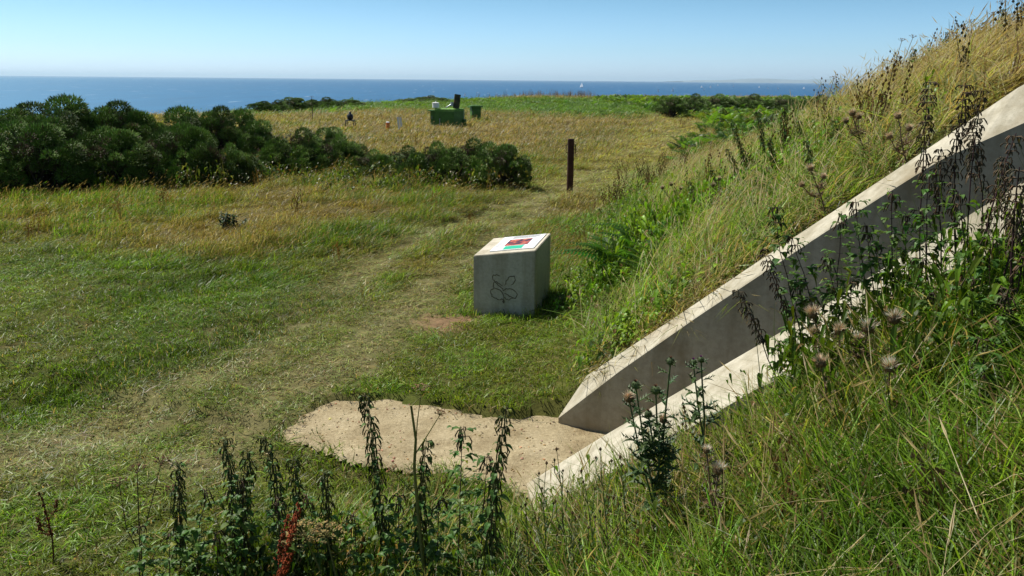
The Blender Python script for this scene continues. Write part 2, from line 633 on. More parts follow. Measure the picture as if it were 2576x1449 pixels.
# ------------------------------------------------------------------ world and light
SUN_EL, SUN_AZ = R(54), math.atan2(-0.82, 0.57)      # sun behind and to the left
w = bpy.data.worlds.new('World')
scene.world = w
w.use_nodes = True
wn = w.node_tree
wn.nodes.clear()
sky = wn.nodes.new('ShaderNodeTexSky')
sky.sky_type = 'NISHITA'
sky.sun_disc = False
sky.sun_elevation = SUN_EL
sky.sun_rotation = SUN_AZ
sky.altitude = 30
sky.air_density = 1.0
sky.dust_density = 0.6
sky.ozone_density = 1.6
bg = wn.nodes.new('ShaderNodeBackground')
bg.inputs['Strength'].default_value = 0.085
wo = wn.nodes.new('ShaderNodeOutputWorld')
# the sea air: paler and bluer low down; unseen upper sky darkened to cut fill
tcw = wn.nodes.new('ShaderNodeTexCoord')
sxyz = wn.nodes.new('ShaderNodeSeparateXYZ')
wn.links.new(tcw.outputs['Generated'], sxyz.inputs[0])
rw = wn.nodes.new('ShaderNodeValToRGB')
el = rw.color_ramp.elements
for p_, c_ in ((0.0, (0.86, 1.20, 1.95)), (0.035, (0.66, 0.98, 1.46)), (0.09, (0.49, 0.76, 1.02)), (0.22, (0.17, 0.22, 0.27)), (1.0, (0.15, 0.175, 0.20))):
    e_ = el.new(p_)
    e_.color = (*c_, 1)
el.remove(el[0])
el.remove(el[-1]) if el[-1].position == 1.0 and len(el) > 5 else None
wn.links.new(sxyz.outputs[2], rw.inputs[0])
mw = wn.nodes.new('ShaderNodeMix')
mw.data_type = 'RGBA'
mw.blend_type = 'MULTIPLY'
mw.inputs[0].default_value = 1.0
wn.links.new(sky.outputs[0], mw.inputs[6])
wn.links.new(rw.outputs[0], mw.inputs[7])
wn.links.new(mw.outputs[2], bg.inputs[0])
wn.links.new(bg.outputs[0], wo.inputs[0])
sd = bpy.data.lights.new('sun', 'SUN')
sd.energy = 5.0
sd.angle = R(0.5)
sd.color = (1.0, 0.95, 0.87)
sun = bpy.data.objects.new('sun', sd)
COL.objects.link(sun)
S = Vector((math.sin(SUN_AZ) * math.cos(SUN_EL), math.cos(SUN_AZ) * math.cos(SUN_EL), math.sin(SUN_EL)))
sun.rotation_euler = S.to_track_quat('Z', 'Y').to_euler()
sun.location = (-20, 20, 40)
scene.view_settings.view_transform = 'Standard'
scene.view_settings.look = 'None'
scene.view_settings.exposure = 0.56
scene.view_settings.gamma = 1.0
cy = scene.cycles
cy.max_bounces = 4
cy.diffuse_bounces = 2
cy.glossy_bounces = 2
cy.transmission_bounces = 2
cy.volume_bounces = 0
cy.transparent_max_bounces = 4
cy.use_denoising = True

# ------------------------------------------------------------------ colour fields of the turf
GREEN = np.array([0.100, 0.185, 0.014])
BRIGHT = np.array([0.145, 0.265, 0.018])
GREY = np.array([0.225, 0.262, 0.078])
GOLD = np.array([0.235, 0.182, 0.046])
OLIVE = np.array([0.190, 0.200, 0.022])
BRACK = np.array([0.080, 0.155, 0.020])


def lerp(a, b, t):
    t = np.asarray(t)[..., None]
    return a * (1 - t) + b * t


def fields(x, y):
    """turf colour (n,3), dryness (n), standing height factor (n)"""
    x, y = np.asarray(x, float), np.asarray(y, float)
    a, b = ab(x, y)
    n1, n2, n3 = fbm(x, y, 3.2, 11), fbm(x, y, 0.9, 31), fbm(x, y, 9, 51)
    c = lerp(GREEN, OLIVE, sst(0.35, 0.65, n1) * (0.45 + 0.55 * sst(9.5, 13, y + x * 0.35)))
    c = lerp(c, BRIGHT, sst(0.5, 0.7, n2) * 0.7)
    pd = np.minimum(dpoly(x, y, PATH) / 0.55, dpoly(x, y, PATH_L) / 0.46)
    worn = np.exp(-pd ** 2) * sst(0.18, 0.48, n2 * 0.5 + n1 * 0.5)
    pb_ = dpoly(x, y, PATH_B) / (0.7 + 0.022 * y)
    worn = np.maximum(worn, 0.95 * np.exp(-(pb_ / 1.1) ** 2) * (1 - 0.55 * np.exp(-(pb_ / 0.3) ** 2)))
    c = lerp(c, GREY, 0.9 * worn)
    mead = sst(9.5, 13, y + x * 0.35) * (1 - worn)                 # rough meadow starts beyond the mown lawn
    c = lerp(c, lerp(OLIVE, GREEN, sst(0.42, 0.62, n2)), 0.7 * mead)
    gold = sst(0.49, 0.69, fbm(x, y, 4.5, 71) + 0.07 * sst(20, 45, y)) * mead
    c = lerp(c, GOLD, 0.5 * gold)
    c = lerp(c, lerp(OLIVE * 0.66, GREEN * 0.66, sst(0.40, 0.60, fbm(x, y, 6, 68))), 0.75 * sst(24, 40, y) * (1 - worn))
    far = sst(22, 40, y) * sst(0.36, 0.58, fbm(x, y, 7, 66))
    c = lerp(c, GOLD * np.array([1.05, 1.12, 1.1]), 0.26 * far * (1 - sst(70, 86, y)))
    c = lerp(c, GREY * np.array([1.70, 1.45, 1.25]), 0.9 * worn * sst(18, 26, y))
    grn = sst(66, 76, y + 5 * np.sin(x * 0.21) + 8 * (n3 - .5)) * sst(135, 118, y)
    c = lerp(c, BRACK * 1.2, 0.95 * grn)
    rut = np.maximum(np.exp(-(dpoly(x, y, RUT_A) / 0.5) ** 2), np.exp(-(dpoly(x, y, RUT_B) / 0.55) ** 2))
    c = lerp(c, GREEN * 0.8, 0.8 * rut)
    dry = 0.06 + 0.27 * worn + 0.16 * mead * n1 + 0.26 * gold + 0.11 * far * (1 - grn)
    dry = dry * (1 - 0.6 * rut) * (1 - 0.95 * grn)
    h = 0.55 + 0.9 * mead * (0.15 + 1.7 * sst(0.3, 0.75, n2)) - 0.46 * worn - 0.8 * mead * worn * 0 + 0.7 * rut
    h = h * (1 - 0.8 * np.exp(-((x + 5.5) / 10.0) ** 4 - ((y - 49) / 12.0) ** 4))
    return c, np.clip(dry, 0, 0.9), np.clip(h, 0.2, 3)


# ------------------------------------------------------------------ ground sheet
def axis(lo, hi, c0, c1, fine, grow):
    pos = [c0]
    while pos[-1] < c1:
        pos.append(pos[-1] + fine)
    st = fine
    while pos[-1] < hi:
        st *= grow
        pos.append(pos[-1] + st)
    neg, st = [c0], fine
    while neg[-1] > lo:
        st *= grow
        neg.append(neg[-1] - st)
    return np.array(neg[:0:-1] + pos)


gx = axis(-220, 220, -6.5, 7.5, 0.10, 1.045)
gy = axis(-6, 215, 0.4, 13.0, 0.10, 1.035)
GX, GY = np.meshgrid(gx, gy)
GZ = ground_z(GX, GY)
nx, ny = len(gx), len(gy)
me = bpy.data.meshes.new('ground')
vs = np.stack([GX, GY, GZ], -1).reshape(-1, 3)
ii = np.arange(nx * ny).reshape(ny, nx)
fs = np.stack([ii[:-1, :-1], ii[:-1, 1:], ii[1:, 1:], ii[1:, :-1]], -1).reshape(-1, 4)
me.from_pydata(vs.tolist(), [], fs.tolist())
gc, gd, gh = fields(vs[:, 0], vs[:, 1])
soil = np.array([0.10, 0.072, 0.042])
gcol = lerp(gc * 0.42, np.array([0.30, 0.23, 0.12]) * np.ones_like(gc), gd * 0.45)  # turf colour darkened so gaps between tufts read as shadow
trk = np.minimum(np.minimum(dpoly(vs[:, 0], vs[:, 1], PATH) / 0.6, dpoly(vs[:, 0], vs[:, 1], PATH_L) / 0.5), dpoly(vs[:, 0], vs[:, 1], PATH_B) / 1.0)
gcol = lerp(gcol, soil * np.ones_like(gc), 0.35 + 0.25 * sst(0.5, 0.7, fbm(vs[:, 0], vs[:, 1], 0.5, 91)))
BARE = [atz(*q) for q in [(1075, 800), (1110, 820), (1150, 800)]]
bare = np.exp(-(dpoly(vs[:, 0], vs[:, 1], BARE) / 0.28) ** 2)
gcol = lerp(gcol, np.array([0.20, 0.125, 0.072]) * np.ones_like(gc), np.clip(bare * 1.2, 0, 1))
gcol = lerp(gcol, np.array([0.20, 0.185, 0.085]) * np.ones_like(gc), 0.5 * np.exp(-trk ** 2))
at = me.attributes.new('Col', 'FLOAT_COLOR', 'POINT')
c4 = np.ones((len(vs), 4), np.float32)
c4[:, :3] = gcol
at.data.foreach_set('color', c4.ravel())
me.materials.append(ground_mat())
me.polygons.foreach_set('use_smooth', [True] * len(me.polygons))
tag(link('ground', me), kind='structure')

# earth apron and passage floor
ax = np.arange(apron_poly[:, 0].min() - 0.1, apron_poly[:, 0].max() + 0.1, 0.035)
ay = np.arange(apron_poly[:, 1].min() - 0.1, apron_poly[:, 1].max() + 0.1, 0.035)
AX, AY = np.meshgrid(ax, ay)
sdv = apron_sd(AX, AY) - 0.05 + (fbm(AX, AY, 0.5, 5) - 0.5) * 0.17
keep = sdv < 0.05
AZ = -0.06 + (fbm(AX, AY, 0.22, 7) - 0.5) * 0.045 + (fbm(AX, AY, 1.0, 8) - 0.5) * 0.04 - sst(-0.05, 0.07, sdv) * 0.05
fullv = np.stack([AX, AY, AZ], -1).reshape(-1, 3)
ii = np.arange(AX.size).reshape(AX.shape)
q4 = np.stack([ii[:-1, :-1], ii[:-1, 1:], ii[1:, 1:], ii[1:, :-1]], -1).reshape(-1, 4)
kf = keep.ravel()
q4 = q4[kf[q4].all(1)]
us, inv = np.unique(q4, return_inverse=True)
me = bpy.data.meshes.new('dirt_path')
me.from_pydata(fullv[us].tolist(), [], inv.reshape(-1, 4).tolist())
me.materials.append(dirt_mat())
me.polygons.foreach_set('use_smooth', [True] * len(me.polygons))
tag(link('dirt_path', me), kind='structure')

# sea and far coast
SEA = -28.0
me = bpy.data.meshes.new('sea')
me.from_pydata([(-90000, 40, SEA), (90000, 40, SEA), (90000, 66000, SEA), (-90000, 66000, SEA)], [], [(0, 1, 2, 3)])
me.materials.append(sea_mat())
tag(link('sea', me), kind='structure')


# ------------------------------------------------------------------ concrete walls
def wall(name, b0, b1, Lin, Lout, label, cut):
    """a sloping retaining wall between the planes b0 (passage side) and b1, its toe cut off obliquely"""
    mb = MB()
    N = 64
    s0i, s0o = Lin[0][0], Lout[0][0]
    s1 = 6.2
    top_i, top_o, bot_i, bot_o = [], [], [], []
    for k in range(N + 1):
        t = (k / N) ** 1.3
        si, so = s0i + (s1 - s0i) * t, s0o + (s1 - s0o) * t
        zi, zo = float(lin(Lin, si)), float(lin(Lout, so))
        pi, po = P0 + DV * si + NV * b0, P0 + DV * so + NV * b1
        top_i.append((pi[0], pi[1], zi))
        top_o.append((po[0], po[1], zo))
        bot_i.append((pi[0], pi[1], -0.25))
        bot_o.append((po[0], po[1], -0.25))
    n = N + 1
    cr = 0.012                                         # arris slightly rounded
    ti2 = [tuple(np.array(q) + (NV * np.sign(b1 - b0) * cr)) for q in top_i]
    ti1 = [(q[0], q[1], q[2] - cr) for q in top_i]
    to2 = [tuple(np.array(q) - (NV * np.sign(b1 - b0) * cr)) for q in top_o]
    to1 = [(q[0], q[1], q[2] - cr) for q in top_o]
    rows = [bot_i, ti1, ti2, to2, to1, bot_o]
    vs = [q for r in rows for q in r]
    fs = []
    for r in range(5):
        for k in range(N):
            fs.append((r * n + k, r * n + k + 1, (r + 1) * n + k + 1, (r + 1) * n + k))
    fs.append(tuple(r * n for r in range(6)))
    fs.append(tuple(r * n + N for r in range(5, -1, -1)))
    mb.add(vs, fs, (1, 1, 1))
    o = link(name, mb.mesh(name, M_conc))
    bm_fix(o.data)
    return tag(o, label, 'wall')


def bm_fix(me):
    import bmesh
    bm = bmesh.new()
    bm.from_mesh(me)
    bmesh.ops.recalc_face_normals(bm, faces=bm.faces)
    bm.to_mesh(me)
    bm.free()


wall('retaining_wall', 0.0, FAR_W, far_in, far_out, 'sloping pale concrete wall with its dark shaded face visible, on the far side of the passage', True)
nw = wall('retaining_wall', NEAR_I, NEAR_I - NEAR_W, near_in, near_out, 'sloping pale concrete wall nearest the camera, its sunlit top partly hidden by nettles', True)
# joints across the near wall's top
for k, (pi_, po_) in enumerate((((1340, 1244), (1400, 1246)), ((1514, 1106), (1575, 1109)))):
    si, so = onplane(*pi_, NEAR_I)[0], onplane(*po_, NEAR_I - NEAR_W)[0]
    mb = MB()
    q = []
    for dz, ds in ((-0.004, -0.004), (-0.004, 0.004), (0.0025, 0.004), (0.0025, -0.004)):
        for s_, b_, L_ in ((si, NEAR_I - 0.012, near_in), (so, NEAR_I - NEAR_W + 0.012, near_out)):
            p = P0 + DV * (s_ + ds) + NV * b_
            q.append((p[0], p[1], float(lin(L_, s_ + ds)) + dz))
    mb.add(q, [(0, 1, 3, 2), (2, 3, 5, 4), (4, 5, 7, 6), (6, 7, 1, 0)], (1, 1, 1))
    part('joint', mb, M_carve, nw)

# ------------------------------------------------------------------ interpretation block
FL, FR_, BR = atY(1191, 715, 10.24), atY(1345.5, 715, 10.0), atY(1384, 670, 10.95)
BLv = FL + (BR - FR_)


def topz(px, P):
    d = ray(*px)
    return 3.0 + d[2] / d[1] * P[1]


TZ = [topz((1190, 643), FL), topz((1345, 630), FR_), topz((1383, 586.5), BR), topz((1241, 599.5), BLv)]
base = Vector(((FL[0] + BR[0]) / 2, (FL[1] + BR[1]) / 2, 0))
blk = thing('information_lectern', base, 'pale concrete block with a sloping top panel and a carved oak leaf on its front', 'lectern')
cor = [Vector((p[0], p[1], 0)) - base for p in (FL, FR_, BR, BLv)]
import bmesh
bm = bmesh.new()
lo = [bm.verts.new((c.x, c.y, -0.2)) for c in cor]
hi = [bm.verts.new((c.x, c.y, TZ[i])) for i, c in enumerate(cor)]
bm.faces.new(lo[::-1])
bm.faces.new(hi)
for i in range(4):
    j = (i + 1) % 4
    bm.faces.new((lo[i], lo[j], hi[j], hi[i]))
bmesh.ops.bevel(bm, geom=list(bm.edges), offset=0.008, segments=2, affect='EDGES')
bmesh.ops.recalc_face_normals(bm, faces=bm.faces)
me = bpy.data.meshes.new('block')
bm.to_mesh(me)
bm.free()
me.materials.append(M_stone)
link('block', me, blk)
T = [Vector((cor[i].x, cor[i].y, TZ[i])) for i in range(4)]


def toppt(u, v, h=0.0):
    p = T[0].lerp(T[1], u).lerp(T[3].lerp(T[2], u), v)
    nrm = (T[1] - T[0]).cross(T[3] - T[0]).normalized()
    return p + nrm * h


def sheet(mb, u0, u1, v0, v1, h0, h1, col=(1, 1, 1)):
    q = [(u0, v0), (u1, v0), (u1, v1), (u0, v1)]
    mb.add([toppt(u, v, h0) for u, v in q] + [toppt(u, v, h1) for u, v in q],
           [(3, 2, 1, 0), (4, 5, 6, 7), (0, 1, 5, 4), (1, 2, 6, 5), (2, 3, 7, 6), (3, 0, 4, 7)], col)


mb = MB()
sheet(mb, 0.225, 0.94, 0.13, 0.94, -0.002, 0.012)
pan = part('sign_panel', mb, M_white, blk)
mb = MB()
sheet(mb, 0.39, 0.775, 0.36, 0.72, 0.0125, 0.0145)
part('picture', mb, M_photo, pan, label='dark picture with red and orange patches')
mb = MB()
sheet(mb, 0.425, 0.735, 0.155, 0.335, 0.0125, 0.0145)
part('colour_strip', mb, M_green, pan, label='bright green strip below the picture')
mb = MB()
for k in range(7):
    v = 0.905 - k * 0.022
    sheet(mb, 0.40, 0.86 - 0.05 * (k == 6), v, v + 0.010, 0.0125, 0.0138)
for k in range(9):
    v = 0.60 - k * 0.035
    sheet(mb, 0.235, 0.315, v, v + 0.012, 0.0125, 0.0138)
    sheet(mb, 0.845, 0.93, v, v + 0.012, 0.0125, 0.0138)
part('print', mb, M_text, pan)

# carved leaf outline: strokes in zoom pixels of the block's front (photo crop), mapped on the front face
LEAF = [
    [(605, 765), (600, 735), (612, 712), (632, 716), (648, 706), (668, 716), (690, 722)],
    [(605, 765), (622, 775), (634, 788), (650, 784), (664, 800), (682, 806), (700, 822), (722, 832)],
    [(745, 825), (758, 800), (760, 775), (782, 756), (788, 735), (806, 722), (830, 722), (858, 716), (862, 735)],
    [(862, 735), (868, 760), (858, 775), (845, 800), (820, 815)],
    [(728, 886), (722, 860), (700, 848), (690, 838), (668, 826), (655, 810), (640, 796), (618, 790), (612, 806), (610, 835), (618, 858)],
    [(618, 858), (650, 866), (690, 878), (712, 900), (728, 926), (736, 955), (734, 985)],
    [(618, 858), (605, 872), (584, 878), (576, 898), (582, 922), (596, 938), (590, 955), (612, 962), (628, 972), (646, 972), (660, 985), (690, 990)],
    [(690, 990), (712, 976), (734, 985)],
    [(728, 886), (745, 872), (762, 858), (780, 862), (806, 856), (835, 862), (858, 875), (876, 890)],
    [(876, 890), (895, 915), (884, 935), (872, 960), (846, 956), (820, 945), (800, 940), (780, 925), (760, 916), (742, 912)],
    [(846, 958), (815, 965), (795, 985), (780, 975), (765, 978), (750, 960), (736, 955)],
    [(734, 985), (730, 1005), (734, 1024)],
]


def front(px, py, h):
    u = (px - 372) / (1095 - 372)
    yt = 497 + (437 - 497) * u
    zt = TZ[0] + (TZ[1] - TZ[0]) * u
    z = zt * (1 - (py - yt) / (1165 - yt))
    p = Vector((cor[0].x, cor[0].y, 0)).lerp(Vector((cor[1].x, cor[1].y, 0)), u)
    nrm = Vector((cor[1].y - cor[0].y, -(cor[1].x - cor[0].x), 0)).normalized()
    return p + Vector((0, 0, z)) + nrm * h


mb = MB()
for st in LEAF:
    w = 0.007 if len(st) > 3 else 0.010
    if st[0] == (734, 985):
        w = 0.018
    pts = [front(x, y, 0.001) for x, y in st]
    mb.tube(pts, [w * (0.6 if i in (0, len(pts) - 1) else 1) for i in range(len(pts))], n=5)
for v_ in range(len(mb.v)):                         # flatten the strokes against the face, 2 mm proud
    q = Vector(mb.v[v_])
    nrm = Vector((cor[1].y - cor[0].y, -(cor[1].x - cor[0].x), 0)).normalized()
    d0 = (q - Vector((cor[0].x, cor[0].y, 0))).dot(nrm)
    mb.v[v_] = tuple(q + nrm * (min(max(d0 * 0.2 + 0.002, -0.001), 0.003) - d0))
part('leaf_emblem', mb, M_carve, blk, label='carved oak leaf sprig emblem with dark stained grooves')

# ------------------------------------------------------------------ rusty marker post
pb = hit(1433, 486)
zt = 3.0 + ray(1433, 349)[2] / ray(1433, 349)[1] * pb[1]
post = thing('marker_post', pb, 'tall rust brown steel post with a loop handle on each side', 'post')
hpost = zt - pb[2]
mb = MB()
wp = 15.5 / FPX * pb[1] / 2
cs = [(-wp, -wp), (wp, -wp), (wp, wp), (-wp, wp)]
b_ = wp * 0.28
oct_ = [(-wp + b_, -wp), (wp - b_, -wp), (wp, -wp + b_), (wp, wp - b_), (wp - b_, wp), (-wp + b_, wp), (-wp, wp - b_), (-wp, -wp + b_)]
vs = []
zl = [-0.3, 0.02, hpost * 0.5, hpost - 0.02, hpost]
for i, z in enumerate(zl):
    sc = 0.9 if i == 4 else 1.0
    vs += [(x * sc + 0.004 * math.sin(z * 3), y * sc, z) for x, y in oct_]
fs = [(i * 8 + j, i * 8 + (j + 1) % 8, (i + 1) * 8 + (j + 1) % 8, (i + 1) * 8 + j) for i in range(4) for j in range(8)]
fs += [tuple(range(32, 40))]
mb.add(vs, fs, (1, 1, 1))
part('shaft', mb, M_rust, post)
for sg in (-1, 1):
    mb = MB()
    z0, z1 = hpost * 0.745, hpost * 0.89
    x0, x1 = sg * wp * 0.9, sg * (wp + 0.045)
    mb.tube([(x0, 0, z0), (x1 * 0.93, 0, z0), (x1, 0, z0 + 0.02), (x1, 0, z1 - 0.02), (x1 * 0.93, 0, z1), (x0, 0, z1)], 0.011, n=6)
    part('handle', mb, M_rust, post, True)


# ------------------------------------------------------------------ green observation-post shaft and things about it
def scale_at(P):
    return P[1] / FPX / 1.0                           # metres per frame pixel, about


cb = hit(1124, 325)
K = cb[1] / FPX * 0.985 / (8.5233 * 1.118)            # metres per pixel of the crop the sizes were read from
hut = thing('access_shaft', cb, 'dark green painted shaft housing with an open hatch and mossy top in the meadow', 'shaft housing')


def hx(px):
    return (px - 1300) * K


def hz(py):
    return (1150 - py) * K


# turret: plan is a box seen corner on, chamfered shoulders
mb = MB()
plan = [(hx(1010), 0.0), (hx(1480), -0.18), (hx(1690), 0.55), (hx(1700), 1.2), (hx(1030), 1.2)]
zsh, ztp = hz(735), hz(668)
cx_, cy_ = sum(p[0] for p in plan) / 5, sum(p[1] for p in plan) / 5
ins = [(cx_ + (x - cx_) * 0.88, cy_ + (y - cy_) * 0.80) for x, y in plan]
vs = [(x, y, -0.2) for x, y in plan] + [(x, y, zsh) for x, y in plan]
mb.add(vs, [(i, (i + 1) % 5, 5 + (i + 1) % 5, 5 + i) for i in range(5)], (1, 1, 1))
part('housing', mb, M_paintg, hut)
mb = MB()
mid = [(cx_ + (x - cx_) * 0.96, cy_ + (y - cy_) * 0.94) for x, y in plan]
vs = [(x, y, zsh) for x, y in plan] + [(x, y, zsh + (ztp - zsh) * 0.7) for x, y in mid] + [(x, y, ztp) for x, y in ins]
mb.add(vs, [(r * 5 + i, r * 5 + (i + 1) % 5, (r + 1) * 5 + (i + 1) % 5, (r + 1) * 5 + i) for r in (0, 1) for i in range(5)] + [(10, 11, 12, 13, 14)], (1, 1, 1))
part('top', mb, M_moss, hut, label='bright moss green sloping top')
mb = MB()
mb.box((hx(960), 0.45, hz(950)), (hx(1010) - hx(910), 0.75, hz(735) - hz(1165) + 0.02))
vent = part('vent_box', mb, M_paintg, hut)
mb = MB()
mb.box((hx(930), 0.45, hz(722)), (hx(1005) - hx(848), 0.95, 0.06))
part('vent_cap', mb, M_paintg, vent)
mb = MB()
for k in range(5):
    mb.box((hx(944), 0.065, hz(850 + k * 15)), (0.04, 0.02, 0.022))
part('louvre', mb, M_galv, vent)
mb = MB()
mb.box((hx(1722), 0.7, hz(1040)), (hx(1752) - hx(1692), 0.5, hz(932) - hz(1160)))
part('side_box', mb, M_paintg, hut)
mb = MB()
mb.tube([(hx(1137), -0.09, 0.02), (hx(1137), -0.10, hz(920))], 0.02, n=6)
mb.box((hx(1137), -0.10, hz(912)), (0.06, 0.05, 0.05))
part('pipe', mb, M_galv, hut)
mb = MB()
Mx = Matrix.Rotation(R(-9), 4, 'Y') @ Matrix.Rotation(R(38), 4, 'Z')
mb.box((hx(1535), 0.35, hz(505)), (hx(1610) - hx(1462), 0.09, hz(340) - hz(672)), M=Matrix.Rotation(R(8), 4, 'Y') @ Matrix.Rotation(R(24), 4, 'Z'))
hat = part('hatch', mb, M_lid, hut, label='open hatch standing up, brown green and weathered')
mb = MB()
mb.tube([(hx(1275), 0.2, ztp - 0.01), (hx(1300), 0.2, hz(640)), (hx(1400), 0.25, hz(580)), (hx(1450), 0.3, hz(560))], [0.03, 0.03, 0.05, 0.05], n=6)
mb.box((hx(1418), 0.28, hz(570)), (0.14, 0.1, 0.26), rz=0.4)
part('hatch_stay', mb, M_galv, hat)
mb = MB()
n_ = 20
mb.lathe([(1.25, -0.1), (1.25, 0.035), (1.2, 0.05)], (hx(1300) + 0.05, 0.55, 0), 28)
sl = link('concrete_base', mb.mesh('concrete_base', M_slab), None, cb + np.array([0, 0, -0.005]))
tag(sl, 'pale worn concrete base under the green shaft housing', 'base slab')

drum = thing('white_drum', cb + np.array([hx(1032), 0.35, hz(668)]), 'white round drum with a knob standing on top of the green shaft housing', 'drum')
mb = MB()
r_ = (1115 - 948) * K / 2
mb.lathe([(r_ * 0.96, 0.03), (r_, 0.04), (r_, 0.29), (r_ * 1.03, 0.295), (r_ * 1.03, 0.33), (r_ * 0.6, 0.35)], n=24)
part('body', mb, M_drum, drum)
mb = MB()
mb.lathe([(0.03, 0.345), (0.025, 0.39), (0.04, 0.40), (0.03, 0.43)], n=10)
part('knob', mb, M_drum, drum)
mb = MB()
mb.lathe([(0.07, -0.1), (0.07, 0.035)], n=10)
part('foot', mb, M_paintg, drum)

vb = hit(1196, 306)
K2 = vb[1] / FPX * 0.985 / (8.5233 * 1.118)
ven = thing('ventilation_shaft', vb, 'small dark green ventilator box with a wide flat cap, beyond the shaft housing', 'ventilator')
mb = MB()
wv, hv = (2145 - 1925) * K2, (965 - 635) * K2
mb.box((0, 0, hv / 2 - 0.03), (wv, wv, hv + 0.06), rz=0.25)
vbody = part('body', mb, M_paintg, ven)
mb = MB()
mb.box((0, 0, hv + 0.06), ((2190 - 1885) * K2, (2190 - 1885) * K2, 0.10), rz=0.25)
mb.box((0, 0, hv + 0.125), (wv * 0.9, wv * 0.9, 0.03), rz=0.25)
part('cap', mb, M_galv if False else M_paintg, ven)
mb = MB()
for k in range(6):
    mb.box((-wv * 0.28, -wv * 0.585, hv * 0.75 - k * 0.045), (0.05, 0.03, 0.022), rz=0.25)
part('louvre', mb, M_galv, vbody)
mb = MB()
mb.box((wv * 0.60, -0.1, hv * 0.9), (0.16, 0.1, 0.05), rz=0.25)
part('bracket', mb, M_paintg, ven)

# black drum on a four-legged stand
sb = hit(882, 327)
Ks = sb[1] / FPX * 0.985 / (3.578 * 1.118)
st = thing('siren_stand', sb, 'black round drum on a spindly four legged metal stand in the dry grass', 'stand')
hs = 95 * Ks
for sx, sy in ((-1, -1), (1, -1), (-1, 1), (1, 1)):
    mb = MB()
    mb.tube([(sx * 45 * Ks, sy * 45 * Ks, -0.03), (sx * 38 * Ks, sy * 38 * Ks, hs)], 0.030, n=6)
    part('leg', mb, M_black, st)
mb = MB()
mb.box((0, 0, hs), (84 * Ks, 84 * Ks, 0.035))
part('stand_top', mb, M_black, st)
mb = MB()
mb.tube([(-42 * Ks, -42 * Ks, 0.12), (0, 0, 0.13), (42 * Ks, 42 * Ks, 0.12)], 0.015, n=5)
part('brace', mb, M_black, st)
mb = MB()
r_ = 31 * Ks
mb.lathe([(r_ * 0.55, hs + 0.01), (r_ * 0.9, hs + r_ * 0.5), (r_, hs + r_ * 1.1), (r_ * 0.9, hs + r_ * 1.7), (r_ * 0.45, hs + r_ * 2.05), (r_ * 0.38, hs + r_ * 2.5), (r_ * 0.2, hs + r_ * 2.75)], n=18)
part('drum', mb, M_black, st, True)

# orange marker, pair of white boards, white slab
ob = hit(976, 328)
om = thing('marker_peg', ob, 'short orange plastic marker standing in dry grass', 'marker')
mb = MB()
mb.lathe([(0.11, -0.05), (0.11, 0.42), (0.10, 0.45)], n=14)
part('body', mb, M_orange, om)
mb = MB()
mb.lathe([(0.105, 0.445), (0.105, 0.48), (0.06, 0.50)], n=14)
part('cap', mb, M_drum, om)
wb = hit(1006, 331)
ws = thing('white_board_sign', wb, 'pair of thin white boards on a leaning stake near the shaft housing', 'sign')
mb = MB()
Mx = Matrix.Rotation(R(-6), 4, 'Y')
mb.box((-0.06, 0, 0.38), (0.10, 0.05, 0.86), M=Mx)
part('stake', mb, M_drum, ws)
mb = MB()
mb.box((0.07, -0.03, 0.53), (0.10, 0.03, 0.55), M=Mx)
part('board', mb, M_drum, ws)
lb = hit(780, 322)
mb = MB()
mb.box((0, 0, 0.03), (0.75, 0.5, 0.16), rz=0.3)
mb.box((-0.38, 0.1, 0.12), (0.2, 0.3, 0.05), rz=0.1)
tag(link('white_slab', mb.mesh('white_slab', M_drum), None, lb), 'low white slab lying in the grass behind the gorse', 'slab')

# ------------------------------------------------------------------ sailing boats
boat0 = None
BOATS = [(1170, 242, 1.0, 'white sailing boat just right of the raised hatch of the green housing'),
         (1312, 246, 1.15, 'white sailing boat low on the sea above the green ventilator'),
         (1463, 221, 1.5, 'large white sailing boat alone on the sea above the rusty post'),
         (1656, 231, 1.05, 'white sailing boat left of the pair above the dark gorse edge'),
         (1693, 230, 1.1, 'white sailing boat right above the tallest gorse sprig'),
         (1765, 221, 0.7, 'tiny white sail high on the sea, first of the loose row over the gorse'),
         (1771, 228, 0.95, 'white sailing boat just below a tiny sail over the gorse'),
         (1788, 221, 0.8, 'small white sail between two fainter sails over the gorse'),
         (1806, 216, 0.6, 'faint tiny sail nearest the horizon over the gorse'),
         (1845, 219, 0.8, 'small white sail alone midway along the row over the gorse'),
         (1910, 221, 0.6, 'faint sail in the right half of the row of boats'),
         (1932, 223, 0.6, 'faint low sail, right of another faint sail, over the bracken'),
         (1957, 225, 0.85, 'white sailing boat over the bracken, brightest of the right half'),
         (2022, 224, 0.7, 'white sail right of all other boats beside the skyline weeds')]


